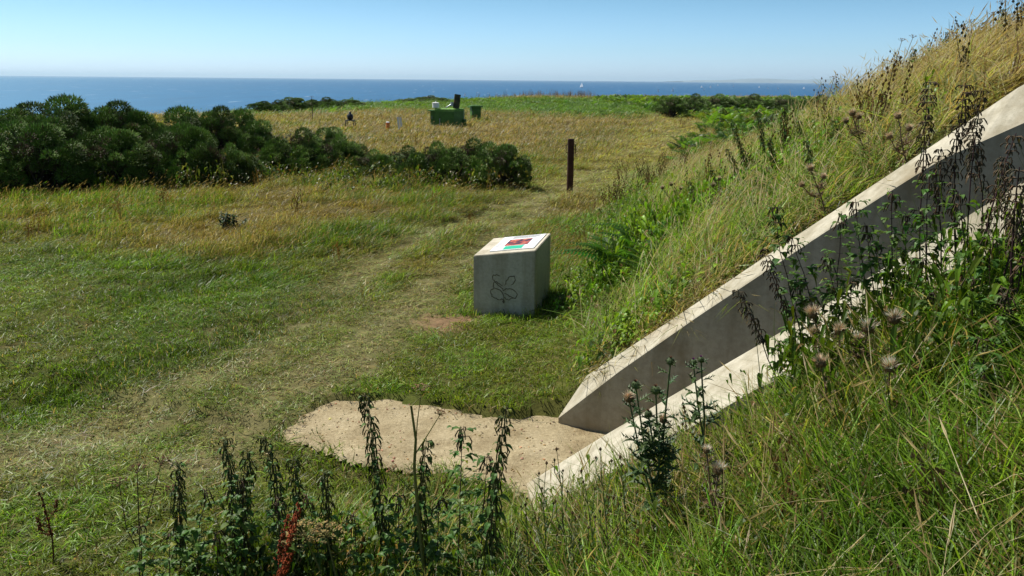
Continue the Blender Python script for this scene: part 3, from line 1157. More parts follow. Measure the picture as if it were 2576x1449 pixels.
def make_boat():
    r = thing('sailing_boat', (0, 0, 0), 'boat', 'sailing boat', 'sailing boats on the sea')
    mb = MB()
    ring = []
    for z, wf, lf in ((0.0, 0.55, 0.86), (0.55, 0.95, 0.95), (1.1, 1.0, 1.0)):
        for t, wd in ((-5, 0.7), (-3, 1.15), (0, 1.4), (3, 0.9), (5.2, 0.05)):
            ring.append((t * lf, wd * wf, z))
    v2 = ring + [(x, -y, z) for x, y, z in ring]
    fs = []
    for r_ in range(2):
        for k in range(4):
            a = r_ * 5 + k
            fs += [(a, a + 1, a + 6, a + 5), (a + 15, a + 20, a + 21, a + 16)]
    fs += [(0, 5, 20, 15), (5, 10, 25, 20), (4, 19, 24, 9), (9, 24, 29, 14)]
    fs += [(10 + k, 11 + k, 26 + k, 25 + k) for k in range(4)] + [(k, 15 + k, 16 + k, 1 + k) for k in range(4)]
    mb.add(v2, fs, (1, 1, 1))
    part('hull', mb, M_hull, r)
    mb = MB()
    mb.tube([(0.8, 0, 1), (0.6, 0.6, 14.5)], [0.12, 0.06], n=6)
    mb.tube([(0.8, 0, 2.1), (-4.4, 1.5, 2.3)], 0.09, n=5)
    part('mast', mb, M_hull, r)
    for nm, A, B, Cc, bl in (('mainsail', (0.7, 0.1, 2.4), (-4.3, 1.5, 2.5), (0.5, 0.6, 14.2), 0.9), ('jib', (5.0, 0, 1.6), (1.2, 0.9, 1.9), (0.8, 0.55, 12.5), 0.6)):
        mb = MB()
        A, B, Cc = Vector(A), Vector(B), Vector(Cc)
        vs, N = [], 5
        for i in range(N + 1):
            for j in range(N + 1 - i):
                u, v = i / N, j / N
                p = A * (1 - u - v) + B * u + Cc * v
                p += Vector((0, bl * 4 * u * (1 - u - v), 0))
                vs.append(p)
        idx = {}
        k = 0
        for i in range(N + 1):
            for j in range(N + 1 - i):
                idx[i, j] = k
                k += 1
        fs = []
        for i in range(N):
            for j in range(N - i):
                fs.append((idx[i, j], idx[i + 1, j], idx[i, j + 1]))
                if i + j < N - 1:
                    fs.append((idx[i + 1, j], idx[i + 1, j + 1], idx[i, j + 1]))
        mb.add(vs, fs, (1, 1, 1))
        so = part(nm, mb, M_sail, r, True)
    return r


boat0 = make_boat()
for k, (x, y, sc, lab) in enumerate(BOATS):
    o = boat0 if k == 0 else copy_tree(boat0)
    P = atz(x, y, SEA)
    sz = 9.0 * sc * P[1] / FPX / 14.5                    # about nine frame pixels of mast at scale one
    o.location = (P[0], P[1], SEA + 0.05)
    o.scale = (sz, sz, sz)
    o.rotation_euler = (R(16), 0, R(200 + 37 * math.sin(k * 2.3)))
    tag(o, lab, 'sailing boat', 'sailing boats on the sea')

# far headland, low on the horizon to the right
mb = MB()
hl = []
D0 = 34000.0
for k in range(60):
    x = 1720 + k * 14
    top = 2.5 + 7.0 * sst(0, 14, k) * (1 - 0.35 * sst(30, 60, k)) + 1.2 * math.sin(k * 0.5)
    P = atY(x, 210, D0)
    hl.append((P[0], top * D0 / FPX))
vs = []
for X, h in hl:
    vs += [(X, D0, SEA - 1), (X, D0 + 300, SEA + h * 0.75), (X, D0 + 1500, SEA + h), (X, D0 + 6000, SEA - 1)]
fs = [(4 * i + j, 4 * i + 4 + j, 4 * i + 5 + j, 4 * i + 1 + j) for i in range(59) for j in range(3)]
mb.add(vs, fs, (1, 1, 1))
tag(link('hills', mb.mesh('hills', plain('far_coast', (0.15, 0.19, 0.2), 1.0, var=0.3, scale=0.001, bmp=0))), kind='structure')  # coast colour greyed towards blue, some of the haze put into it


# ------------------------------------------------------------------ instanced stuff (grass, bracken, stalks)
class Tuft:
    """template mesh with per-blade brightness (r), dryness rank (g) and dry hue (b)"""

    def __init__(s):
        s.v, s.f, s.c = [], [], []

    def add(s, vs, fs, c):
        o = len(s.v)
        s.v.extend([tuple(q) for q in vs])
        s.f.extend([tuple(i + o for i in f) for f in fs])
        s.c.extend(c if isinstance(c, list) else [c] * len(vs))

    def blade(s, x, y, h, w, ang, bend, c, tw=0.0, lv=(0.0, 0.4, 0.75)):
        dx, dy = math.cos(ang), math.sin(ang)
        px, py = -math.sin(ang + tw), math.cos(ang + tw)
        vs = []
        for t in lv:
            k = bend * h * t * t
            z = h * t * (1 - 0.38 * bend * t)
            ww = w * (1 - 0.75 * t * t) * 0.5
            vs += [(x + dx * k + px * ww, y + dy * k + py * ww, z), (x + dx * k - px * ww, y + dy * k - py * ww, z)]
        n = len(lv)
        vs.append((x + dx * bend * h, y + dy * bend * h, h * (1 - 0.38 * bend)))
        fs = [(2 * i, 2 * i + 1, 2 * i + 3, 2 * i + 2) for i in range(n - 1)] + [(2 * n - 2, 2 * n - 1, 2 * n)]
        s.add(vs, fs, c)
        return vs[-1]


def mk_tuft(seed, n, rad, hm, w, lean, bend, seeds=0, hv=0.45, iso=1.0):
    r = random.Random(seed)
    t = Tuft()
    for i in range(n):
        q = rad * math.sqrt(r.random())
        an = r.random() * 6.283
        x, y = q * math.cos(an), q * math.sin(an)
        h = hm * (1 - hv + 2 * hv * r.random())
        # wind lays the blades over towards +x
        vx, vy = lean + iso * r.gauss(0, 0.6), iso * r.gauss(0, 0.6)
        ang = math.atan2(vy, vx)
        bd = min(1.5, bend * (0.35 + r.random()) * (0.5 + 0.7 * math.hypot(vx, vy)))
        c = (0.40 + 1.15 * r.random() ** 1.3, r.random(), r.random())
        t.blade(x, y, h, w * (0.6 + 0.8 * r.random()), ang, bd, c, r.gauss(0, 0.7))
    for i in range(seeds):
        q = rad * math.sqrt(r.random())
        an = r.random() * 6.283
        x, y = q * math.cos(an), q * math.sin(an)
        h = hm * (1.25 + 0.7 * r.random())
        ang = math.atan2(r.gauss(0, 0.35), lean + 0.2)
        bd = bend * 0.75
        c = (1.0, 0.02 + 0.1 * r.random(), 0.4 + 0.6 * r.random())
        tip = t.blade(x, y, h, w * 0.45, ang, bd, c, 0, (0, 0.5, 0.9))
        # seed head: two crossed lozenges along the tip
        d = Vector((math.cos(ang) * bd * 1.2, math.sin(ang) * bd * 1.2, 1 - 0.75 * bd)).normalized()
        b0 = Vector(tip) - d * h * 0.16
        L = h * 0.24
        for u in (Vector((-d.y, d.x, 0)).normalized(), d.cross(Vector((-d.y, d.x, 0))).normalized()):
            t.add([b0, b0 + d * L * 0.4 + u * w * 0.5, b0 + d * L, b0 + d * L * 0.4 - u * w * 0.5], [(0, 1, 2, 3)], c)
    return t


def mk_fern(seed, nf=7, L=0.9, droop=0.5):
    r = random.Random(seed)
    t = Tuft()
    for k in range(nf):
        az = k / nf * 6.283 + r.random() * 0.6
        l = L * (0.7 + 0.5 * r.random())
        el = 0.7 + 0.5 * r.random()
        br, g, hue = 0.7 + 0.6 * r.random(), r.random(), r.random()
        fern_frond(t, (0, 0, 0), az, el, l, (br, g, hue), r, 9)
    return t


def fern_frond(t, base, az, el, l, c, r, npair, wide=0.34):
    H = Vector((math.cos(az), math.sin(az), 0))
    Sx = Vector((-math.sin(az), math.cos(az), 0))
    b = Vector(base)

    def P(u):
        return b + H * (l * (math.cos(el) * u + 0.25 * u * u)) + Vector((0, 0, l * (math.sin(el) * u - 0.45 * u * u)))
    w = l * 0.006
    vs = []
    for i in range(5):
        q = P(i / 4)
        vs += [q + Sx * w, q - Sx * w]
    t.add(vs, [(2 * i, 2 * i + 1, 2 * i + 3, 2 * i + 2) for i in range(4)], c)
    for i in range(npair):
        u = 0.22 + 0.78 * i / npair
        pl = l * wide * (1 - ((u - 0.22) / 0.78) ** 1.3) + l * 0.02
        q = P(u)
        fw = (P(min(1, u + 0.05)) - P(u - 0.02)).normalized()
        pw = l * 0.78 / npair * 0.30
        for sg in (-1, 1):
            d = (Sx * sg + fw * 0.35 + Vector((0, 0, -0.18 + 0.1 * r.random()))).normalized()
            m = q + d * pl * 0.45
            t.add([q + fw * pw * 0.5, q - fw * pw * 0.5, m - fw * pw + Vector((0, 0, -0.01)), q + d * pl + Vector((0, 0, -0.12 * pl)), m + fw * pw], [(0, 1, 2, 3, 4)], c)


def mk_stalk(seed, h=0.6):
    r = random.Random(seed)
    t = Tuft()
    c = (0.5 + 0.5 * r.random(), 0.0, 0.05 + 0.25 * r.random())
    for k in range(r.randint(2, 4)):
        hh = h * (0.6 + 0.6 * r.random())
        x, y = r.gauss(0, 0.07), r.gauss(0, 0.07)
        an = r.random() * 6.28
        t.blade(x, y, hh, 0.010, an, 0.15, c, 0, (0, 0.5, 0.9))
        t.blade(x, y, hh, 0.010, an + 1.57, 0.15, c, 0, (0, 0.5, 0.9))
        for j in range(10):
            z = hh * (0.5 + 0.5 * j / 10)
            q = Vector((x + r.gauss(0, 0.02), y + r.gauss(0, 0.02), z))
            e = 0.011
            t.add([q + Vector((e, 0, 0)), q + Vector((0, 0, e * 1.5)), q - Vector((e, 0, 0)), q - Vector((0, 0, e * 1.5))], [(0, 1, 2, 3)], c)
            t.add([q + Vector((0, e, 0)), q + Vector((0, 0, e * 1.5)), q - Vector((0, e, 0)), q - Vector((0, 0, e * 1.5))], [(0, 1, 2, 3)], c)
    return t


_ng = None


def scatter_group():
    global _ng
    if _ng:
        return _ng
    g = bpy.data.node_groups.new('scatter', 'GeometryNodeTree')
    g.interface.new_socket('Geometry', in_out='INPUT', socket_type='NodeSocketGeometry')
    g.interface.new_socket('Geometry', in_out='OUTPUT', socket_type='NodeSocketGeometry')
    N, Lk = g.nodes.new, g.links.new
    gi, go = N('NodeGroupInput'), N('NodeGroupOutput')

    def attr(nm, ty):
        a = N('GeometryNodeInputNamedAttribute')
        a.data_type = ty
        a.inputs['Name'].default_value = nm
        return a.outputs['Attribute']
    cmp_ = N('FunctionNodeCompare')
    cmp_.data_type = 'INT'
    cmp_.operation = 'LESS_THAN'
    Lk(attr('tid', 'INT'), [s for s in cmp_.inputs if s.name == 'A' and s.type == 'INT'][0])
    sep = N('GeometryNodeSeparateGeometry')
    sep.domain = 'POINT'
    Lk(gi.outputs[0], sep.inputs[0])
    Lk(cmp_.outputs[0], sep.inputs[1])
    spl = N('GeometryNodeSplitToInstances')
    spl.domain = 'POINT'
    Lk(sep.outputs[1], spl.inputs[0])
    Lk(attr('tid', 'INT'), spl.inputs['Group ID'])
    iop = N('GeometryNodeInstanceOnPoints')
    Lk(sep.outputs[0], iop.inputs['Points'])
    Lk(spl.outputs[0], iop.inputs['Instance'])
    iop.inputs['Pick Instance'].default_value = True
    Lk(attr('pick', 'INT'), iop.inputs['Instance Index'])
    e2r = N('FunctionNodeEulerToRotation')
    Lk(attr('rot', 'FLOAT_VECTOR'), e2r.inputs[0])
    Lk(e2r.outputs[0], iop.inputs['Rotation'])
    Lk(attr('scl', 'FLOAT_VECTOR'), iop.inputs['Scale'])
    Lk(iop.outputs[0], go.inputs[0])
    _ng = g
    return g


def scatter(name, label, cat, temps, pts, rot, scl, pick, tint, dry, mat):
    V, Fc, Cc, T_ = [], [], [], []
    for k, t in enumerate(temps):
        o = len(V)
        V += t.v
        Fc += [tuple(i + o for i in f) for f in t.f]
        Cc += t.c
        T_ += [k] * len(t.v)
    nt_, npt = len(V), len(pts)
    allv = np.concatenate([np.array(V, float), pts])
    me = bpy.data.meshes.new(name)
    me.from_pydata(allv.tolist(), [], Fc)
    n = nt_ + npt

    def at(nm, ty, field, tv, pv, k):
        a = me.attributes.new(nm, ty, 'POINT')
        arr = np.zeros((n, k), np.float32 if ty != 'INT' else np.int32)
        if tv is not None:
            arr[:nt_] = tv
        arr[nt_:] = pv
        a.data.foreach_set(field, arr.ravel())
    at('tid', 'INT', 'value', np.array(T_)[:, None], np.full((npt, 1), -1), 1)
    at('pick', 'INT', 'value', None, np.asarray(pick)[:, None], 1)
    at('rot', 'FLOAT_VECTOR', 'vector', None, rot, 3)
    at('scl', 'FLOAT_VECTOR', 'vector', None, scl, 3)
    at('tint', 'FLOAT_COLOR', 'color', None, np.concatenate([tint, np.ones((npt, 1))], 1), 4)
    at('dry', 'FLOAT', 'value', None, np.asarray(dry)[:, None], 1)
    at('bv', 'FLOAT_COLOR', 'color', np.concatenate([np.array(Cc), np.ones((nt_, 1))], 1), np.zeros((npt, 4)), 4)
    me.materials.append(mat)
    o = link(name, me)
    md = o.modifiers.new('scatter', 'NODES')
    md.node_group = scatter_group()
    tag(o, label, cat, kind='stuff')
    return o


def frustum_pts(y0, y1, dens, margin=1.18, extra=0.8):
    """random ground points inside the view wedge; dens(x,y) per square metre"""
    out = []
    edges = np.geomspace(max(y0, 0.6), y1, 24)
    for a0, a1 in zip(edges[:-1], edges[1:]):
        half = 0.66 * a1 * margin + extra
        area = 2 * half * (a1 - a0)
        xs = np.linspace(-half, half, 60)
        dm = float(np.max(dens(xs, np.full(60, (a0 + a1) / 2)))) * 1.15
        k = int(area * dm)
        if k == 0:
            continue
        x = rng.uniform(-half, half, k)
        y = rng.uniform(a0, a1, k)
        kp = rng.random(k) < dens(x, y) / dm
        out.append(np.stack([x[kp], y[kp]], -1))
    return np.concatenate(out)


BLOCK = np.array([FL[:2], FR_[:2], BR[:2], BLv[:2]])


def bankness(x, y):
    """1 on the mound, 0 on the flat"""
    a, b = ab(x, y)
    bp, bn = np.clip(b, 0, 60), np.clip(-1.2 - b, 0, 30)
    toe = -0.33 * np.minimum(bp, 14) - 0.16 * np.clip(bp - 14, 0, None) - 0.02 * bn
    r = a - toe + (fbm(x, y, 1.2, 61) - 0.5) * 0.8
    return sst(0.0, 0.7, r) * sst(27, 18, b)


def clear(x, y):
    """nothing grows here: earth, walls, block, slabs"""
    a, b = ab(x, y)
    k = apron_sd(x, y) - 0.05 + (fbm(x, y, 0.5, 5) - 0.5) * 0.17 - 0.16 * (rng.random(x.shape) ** 4) * -1 > 0.03 + 0.10 * (rng.random(x.shape) - 0.6)
    sI, sO = lin(near_in, 0), 0
    wallz = ((b > -0.03) & (b < FAR_W + 0.03) & (a > -0.05)) | ((b < NEAR_I + 0.05) & (b > NEAR_I - NEAR_W + 0.02) & (a > near_in[0][0] - 0.02))
    pas = (b <= 0.0) & (b >= NEAR_I) & (a > -0.1)
    k &= ~wallz & ~pas
    k &= ~inpoly(x, y, BLOCK)
    k &= np.hypot(x - cb[0] - 0.05, y - cb[1] - 0.55) > 1.35
    k &= ~((np.abs(x - vb[0]) < 0.5) & (np.abs(y - vb[1]) < 0.5))
    bare = np.exp(-(dpoly(x, y, BARE) / 0.25) ** 2)
    k &= rng.random(x.shape) > bare * 0.93
    return k


def P3(xy):
    return np.concatenate([xy, ground_z(xy[:, 0], xy[:, 1])[:, None]], 1)


def jit(c, s):
    return np.clip(c * (1 + rng.normal(0, s, (len(c), 1))) * (1 + rng.normal(0, s * 0.35, c.shape)), 0.005, 0.7)


def eul(n, spin, tilt=0.12):
    return np.stack([rng.normal(0, tilt, n), rng.normal(0, tilt, n), rng.uniform(-spin, spin, n)], -1)


# short lawn and rough meadow near the camera
xy = frustum_pts(2.5, 15, lambda x, y: 120 * np.clip(9.0 / np.maximum(y, 6), 0, 1.2) * (1 - bankness(x, y)))
xy = xy[clear(xy[:, 0], xy[:, 1])]
c, d, h = fields(xy[:, 0], xy[:, 1])
n = len(xy)
lawn = [mk_tuft(100 + k, 34, 0.10, 0.062, 0.0058, 0.3, 1.0, hv=0.6) for k in range(5)]
hs_ = h * (0.75 + 0.5 * rng.random(n)) * 1.25
edge = np.exp(-(np.clip(apron_sd(xy[:, 0], xy[:, 1]), 0, None) / 0.25) ** 2)
blockd = np.exp(-(dpoly(xy[:, 0], xy[:, 1], BLOCK, True) / 0.14) ** 2)
hs_ = hs_ * (1 + 0.9 * edge + 2.2 * blockd * sst(0.4, 0.6, fbm(xy[:, 0], xy[:, 1], 0.35, 77)))
c = lerp(c, BRIGHT * 0.8, 0.55 * np.clip(edge + blockd, 0, 1))
d = d * (1 - 0.5 * edge)
scl = np.stack([1 + 0.3 * rng.random(n)] * 2 + [hs_], -1)
scatter('lawn_grass', 'short trodden green grass round the concrete block', 'grass', lawn, P3(xy), eul(n, math.pi, 0.15), scl, rng.integers(0, 5, n), jit(c, 0.2), d, M_grass)

# meadow beyond
xy = frustum_pts(8.5, 34, lambda x, y: np.where(fields(x, y)[2] > 0.5, 46, 25) * np.clip(14.0 / np.maximum(y, 10), 0, 1.2) * (1 - 0.8 * bankness(x, y)) * sst(8.8, 13, y + x * 0.35))
xy = xy[clear(xy[:, 0], xy[:, 1])]
c, d, h = fields(xy[:, 0], xy[:, 1])
n = len(xy)
mead = [mk_tuft(200 + k, 34, 0.17, 0.16, 0.009, 0.75, 1.1, seeds=2) for k in range(6)]
g = 1 + 0.5 * sst(14, 30, xy[:, 1])
scl = np.stack([g * (0.9 + 0.4 * rng.random(n))] * 2 + [np.clip(h, 0.3, 2) * g * (0.6 + 0.6 * rng.random(n))], -1)
scatter('meadow_grass', 'rough windblown green and golden grass of the meadow', 'grass', mead, P3(xy), eul(n, 0.8, 0.1), scl, rng.integers(0, 6, n), jit(c, 0.22), d, M_grass)

# far field
xy = frustum_pts(30, 160, lambda x, y: 13 * np.clip(34.0 / y, 0, 1) ** 1.35 * (y < edge_y(x) + 3), extra=2)
xy = xy[clear(xy[:, 0], xy[:, 1])]
c, d, h = fields(xy[:, 0], xy[:, 1])
n = len(xy)
farT = [mk_tuft(300 + k, 30, 0.36, 0.26, 0.022, 0.6, 0.8, seeds=1) for k in range(5)]
g = np.clip(xy[:, 1] / 40, 0.8, 3.0) ** 0.7
scl = np.stack([g * (0.9 + 0.5 * rng.random(n))] * 2 + [g ** 0.6 * (0.6 + 0.7 * rng.random(n)) * np.where(np.exp(-(dpoly(xy[:, 0], xy[:, 1], PATH_B) / 1.2) ** 2) > 0.4, 0.4, 1.0)], -1)
scatter('far_grass', 'dry golden and green grass of the far field running to the cliff edge', 'grass', farT, P3(xy), eul(n, 1.2, 0.08), scl, rng.integers(0, 5, n), jit(c, 0.2), d, M_grass)

# bracken bands far out and on the right
def brk(x, y):
    band = sst(66, 76, y + 4 * np.sin(x * 0.2)) * sst(142, 128, y) * (fbm(x, y, 9, 41) > 0.44) * 0.30
    pd = dpoly(x, y, PATH_B)
    right = sst(-0.3, 1.2, x - np.interp(y, [q[1] for q in PATH_B[:5]], [q[0] for q in PATH_B[:5]])) * sst(26, 34, y) * 1.5 * np.clip(40 / y, 0.55, 1.2) * (y < 138)
    return np.where(pd > 1.3, np.maximum(band * (x < 40), right * (1 - bankness(x, y))), 0)


xy = frustum_pts(24, 145, brk, extra=2)
n = len(xy)
fern = [mk_fern(400 + k) for k in range(5)]
c = lerp(BRACK * 0.8 * np.ones((n, 3)), GREEN * 0.95, sst(0.4, 0.68, fbm(xy[:, 0], xy[:, 1], 5, 43)))
g = np.clip(xy[:, 1] / 60, 0.75, 2.0) ** 0.5
scl = np.stack([g * (0.8 + 0.6 * rng.random(n))] * 2 + [(0.75 + 0.8 * rng.random(n)) * np.where(xy[:, 0] > 13, 1.35, 0.8)], -1)
scatter('bracken', 'band of green bracken across the far field and down its right side', 'bracken', fern, P3(xy), eul(n, math.pi, 0.1), scl, rng.integers(0, 5, n), jit(c, 0.28), np.full(n, 0.0), M_grass)

# tall grass on the mound beyond the passage
xy = frustum_pts(6.5, 32, lambda x, y: 95 * np.clip(11 / np.maximum(y, 8), 0, 1.1) * bankness(x, y) * (ab(x, y)[1] > 0.2))
xy = xy[clear(xy[:, 0], xy[:, 1])]
n = len(xy)
a, b = ab(xy[:, 0], xy[:, 1])
zz = ground_z(xy[:, 0], xy[:, 1])
up = sst(1.9, 3.2, zz + 0.5 * (fbm(xy[:, 0], xy[:, 1], 1.1, 83) - 0.5))
n1 = fbm(xy[:, 0], xy[:, 1], 1.6, 81)
c = lerp(lerp(GREEN * 1.1, BRIGHT * 1.05, sst(0.4, 0.6, n1)), np.array([0.31, 0.30, 0.105]), np.clip(up * 0.8 + 0.12, 0, 1))
foot = np.exp(-((b - FAR_W) / 0.45) ** 2)
c = lerp(c, np.array([0.19, 0.13, 0.06]), 0.7 * foot * sst(0.35, 0.6, fbm(xy[:, 0], xy[:, 1], 0.7, 84)))
d = 0.14 + 0.52 * up + 0.55 * foot
tall = [mk_tuft(500 + k, 30, 0.16, 0.34, 0.0085, 1.0, 1.1, seeds=4, iso=1.15) for k in range(6)]
hh = (0.45 + 0.55 * sst(0.15, 0.9, zz)) * (0.55 + 0.4 * rng.random(n) + 0.5 * sst(0.4, 0.65, n1)) * (1 - 0.55 * foot)
scl = np.stack([(0.9 + 0.4 * rng.random(n))] * 2 + [hh], -1)
scatter('bank_grass', 'tall straw and green grass leaning over the mound beyond the passage', 'grass', tall, P3(xy), eul(n, 1.3, 0.2), scl, rng.integers(0, 6, n), jit(c, 0.2), np.clip(d, 0, 0.75), M_grass)

# lush grass on the camera's side of the passage
xy = frustum_pts(0.8, 7.5, lambda x, y: 235 * np.clip(3.2 / np.maximum(y, 2.0), 0.35, 1.2) * np.maximum(bankness(x, y), sst(-0.9, -0.1, ab(x, y)[0])) * (ab(x, y)[1] < NEAR_I - NEAR_W + 0.1), margin=1.25, extra=0.5)
xy = xy[clear(xy[:, 0], xy[:, 1])]
xy = xy[np.hypot(xy[:, 0], xy[:, 1]) > 0.9]
n = len(xy)
a, b = ab(xy[:, 0], xy[:, 1])
n1 = fbm(xy[:, 0], xy[:, 1], 0.7, 87)
n2 = fbm(xy[:, 0], xy[:, 1], 1.3, 89)
c = lerp(lerp(GREEN * 0.80, BRIGHT * 1.0, sst(0.35, 0.6, n1)), OLIVE, 0.4 * sst(0.5, 0.7, n2))
n3 = fbm(xy[:, 0], xy[:, 1], 0.9, 93)
c = lerp(c, np.array([0.17, 0.105, 0.045]), 0.75 * sst(0.54, 0.70, n3))
d = 0.08 + 0.30 * sst(0.5, 0.72, n2) + 0.3 * sst(0.54, 0.70, n3)
near = [mk_tuft(600 + k, 24, 0.10, 0.28, 0.0074, 0.5, 1.05, seeds=(1 if k < 3 else 0)) for k in range(6)]
side = np.exp(-(np.clip(NEAR_I - NEAR_W - b, 0, None) / 0.55) ** 2)
scl = np.stack([(0.9 + 0.4 * rng.random(n))] * 2 + [(0.6 + 0.7 * rng.random(n)) * (0.6 + 0.9 * n2) * (1 - 0.80 * side * (0.35 + 0.65 * sst(2.5, 1.9, a))) * (1 - 0.75 * side * sst(1.7, 0.9, a))], -1)
scatter('bank_grass', 'long lush green grass with dry stems on the near side of the passage', 'grass', near, P3(xy), eul(n, 1.4, 0.2), scl, rng.integers(0, 6, n), jit(c, 0.25), d, M_grass)

# broad-leaved weeds through the bank and along its foot
def mk_weed(seed, n=34, R0=0.16, H=0.30):
    r = random.Random(seed)
    t = Tuft()
    for k in range(n):
        a = r.random() * 6.283
        q = R0 * math.sqrt(r.random())
        z = H * r.random() * (1.1 - q / R0 * 0.5)
        p = Vector((q * math.cos(a), q * math.sin(a), z))
        a2 = a + r.gauss(0, 0.8)
        d = Vector((math.cos(a2), math.sin(a2), 0.3 * r.gauss(0, 1)))
        mb_ = MB()
        L = 0.035 + 0.05 * r.random()
        mb_.leaf(p, d, L, L * (0.35 + 0.3 * r.random()), 0.5 + 0.5 * r.random(), (1, 1, 1), 0.35)
        c = (0.55 + 0.9 * r.random(), 0.08 + 0.9 * r.random(), 0.2 * r.random())
        t.add(mb_.v, mb_.f, c)
    for k in range(3):
        x, y = r.gauss(0, R0 * 0.4), r.gauss(0, R0 * 0.4)
        t.blade(x, y, H * (1 + 0.4 * r.random()), 0.006, r.random() * 6.28, 0.2, (0.8, 0.5, 0.2))
    return t


FERN_C = hit(1640, 650)


def wd(x, y):
    a, b = ab(x, y)
    bk = bankness(x, y)
    f = bk * (b > 0.5) * (y < 20) * sst(0.42, 0.56, fbm(x, y, 1.1, 131)) * sst(2.9, 1.5, ground_z(x, y)) * 60
    g_ = sst(0.5, 0.62, fbm(x, y, 0.6, 133)) * (b < NEAR_I - NEAR_W - 0.1) * np.maximum(bk, sst(-0.9, -0.1, a)) * (16 + 30 * sst(2.0, 2.6, a))
    # nettle bed at the bottom of the mound
    e = np.exp(-((x + 0.95) / 0.92) ** 4) * np.exp(-((y - 3.65) / 0.85) ** 4) * 130
    th = sst(20.2, 21.2, y) * sst(24.5, 23.5, y) * (x < -3.5) * 7 * sst(0.4, 0.55, fbm(x, y, 1.5, 161)) + sst(21.5, 22.3, y) * sst(25, 24, y) * (x >= -3.5) * (x < 0.3) * 9
    g_ = g_ + 55 * (b < NEAR_I - NEAR_W - 0.08) * (b > NEAR_I - NEAR_W - 1.0) * sst(1.9, 2.4, a)
    g_ = g_ * (np.hypot(x, y) > 2.7)
    pt = 90 * np.exp(-((x - FERN_C[0]) ** 2 + (y - FERN_C[1]) ** 2) / 0.7) * (b > 0.6)
    return (f + g_ + e) * np.clip(10 / np.maximum(y, 4), 0, 1.3) + th + pt


xy = frustum_pts(1.3, 26, wd)
xy = xy[clear(xy[:, 0], xy[:, 1])]
n = len(xy)
c = lerp(GREEN * 0.75 * np.ones((n, 3)), BRIGHT * 0.9, sst(0.45, 0.65, fbm(xy[:, 0], xy[:, 1], 0.8, 137)))
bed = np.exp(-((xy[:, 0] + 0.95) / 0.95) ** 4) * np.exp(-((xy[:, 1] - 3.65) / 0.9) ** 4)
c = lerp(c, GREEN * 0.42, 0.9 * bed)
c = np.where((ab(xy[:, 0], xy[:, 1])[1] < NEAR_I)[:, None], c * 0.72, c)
c = np.where(((xy[:, 1] > 20) & (xy[:, 0] < 0.6))[:, None], lerp(GREEN * 0.55, np.array([0.12, 0.10, 0.04]), rng.random(n) ** 2), c)
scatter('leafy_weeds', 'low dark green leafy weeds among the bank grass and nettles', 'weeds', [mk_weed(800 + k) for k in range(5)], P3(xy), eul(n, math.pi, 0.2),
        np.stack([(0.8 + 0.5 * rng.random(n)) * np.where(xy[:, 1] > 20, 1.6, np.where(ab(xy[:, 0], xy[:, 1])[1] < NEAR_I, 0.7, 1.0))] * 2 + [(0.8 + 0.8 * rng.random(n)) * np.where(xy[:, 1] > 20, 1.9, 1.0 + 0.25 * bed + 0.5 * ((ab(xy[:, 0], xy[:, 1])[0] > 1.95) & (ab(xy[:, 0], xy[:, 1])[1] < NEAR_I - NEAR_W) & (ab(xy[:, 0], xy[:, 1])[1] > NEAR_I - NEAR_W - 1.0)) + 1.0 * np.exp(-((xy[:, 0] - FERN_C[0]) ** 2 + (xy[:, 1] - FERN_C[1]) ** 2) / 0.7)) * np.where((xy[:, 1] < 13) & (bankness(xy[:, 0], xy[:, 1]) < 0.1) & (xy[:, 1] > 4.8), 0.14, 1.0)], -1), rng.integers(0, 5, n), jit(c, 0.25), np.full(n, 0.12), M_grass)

xy = frustum_pts(1.4, 6, lambda x, y: 9.0 * np.maximum(bankness(x, y), sst(-0.9, -0.1, ab(x, y)[0])) * (ab(x, y)[1] < NEAR_I - NEAR_W - 0.15) * sst(0.44, 0.60, fbm(x, y, 0.8, 173)))
xy = xy[np.hypot(xy[:, 0], xy[:, 1]) > 1.5]
n = len(xy)
scatter('dry_stalks', 'brown withered stalks standing in the grass on the near side of the passage', 'stalks', [mk_stalk(760 + k, 0.34) for k in range(5)], P3(xy), eul(n, math.pi, 0.25),
        np.stack([0.7 + 0.4 * rng.random(n)] * 2 + [0.6 + 0.6 * rng.random(n)], -1), rng.integers(0, 5, n), jit(lerp(np.array([0.05, 0.036, 0.02]), np.array([0.18, 0.115, 0.055]), rng.random(n)), 0.2), np.full(n, 0.0), M_grass)
xy = frustum_pts(7.5, 24, lambda x, y: 5.0 * bankness(x, y) * (ab(x, y)[1] > 0.8) * sst(0.42, 0.6, fbm(x, y, 1.5, 171)))
xy = xy[clear(xy[:, 0], xy[:, 1])]
n = len(xy)
scatter('dry_stalks', 'thin dark and brown seed stalks standing in the bank grass', 'stalks', [mk_stalk(740 + k, 0.55) for k in range(5)], P3(xy), eul(n, math.pi, 0.15),
        np.stack([0.8 + 0.5 * rng.random(n)] * 2 + [0.7 + 0.6 * rng.random(n)], -1), rng.integers(0, 5, n), jit(lerp(np.array([0.05, 0.042, 0.02]), np.array([0.16, 0.10, 0.05]), rng.random(n)), 0.2), np.full(n, 0.0), M_grass)

# small stones and straw on the trodden earth
def mk_stone(seed):
    r = random.Random(seed)
    t = Tuft()
    vs = [Vector((x, y, z)) * (0.7 + 0.6 * r.random()) for x, y, z in ((1, 0, 0), (0.3, 0.9, 0.1), (-0.8, 0.6, 0), (-0.9, -0.5, 0.1), (0.2, -1, 0), (0.1, 0.1, 0.7), (-0.2, 0, -0.6))]
    t.add(vs, [(0, 1, 5), (1, 2, 5), (2, 3, 5), (3, 4, 5), (4, 0, 5), (1, 0, 6), (2, 1, 6), (3, 2, 6), (4, 3, 6), (0, 4, 6)], (1.0, 1.0, 1.0))
    return t


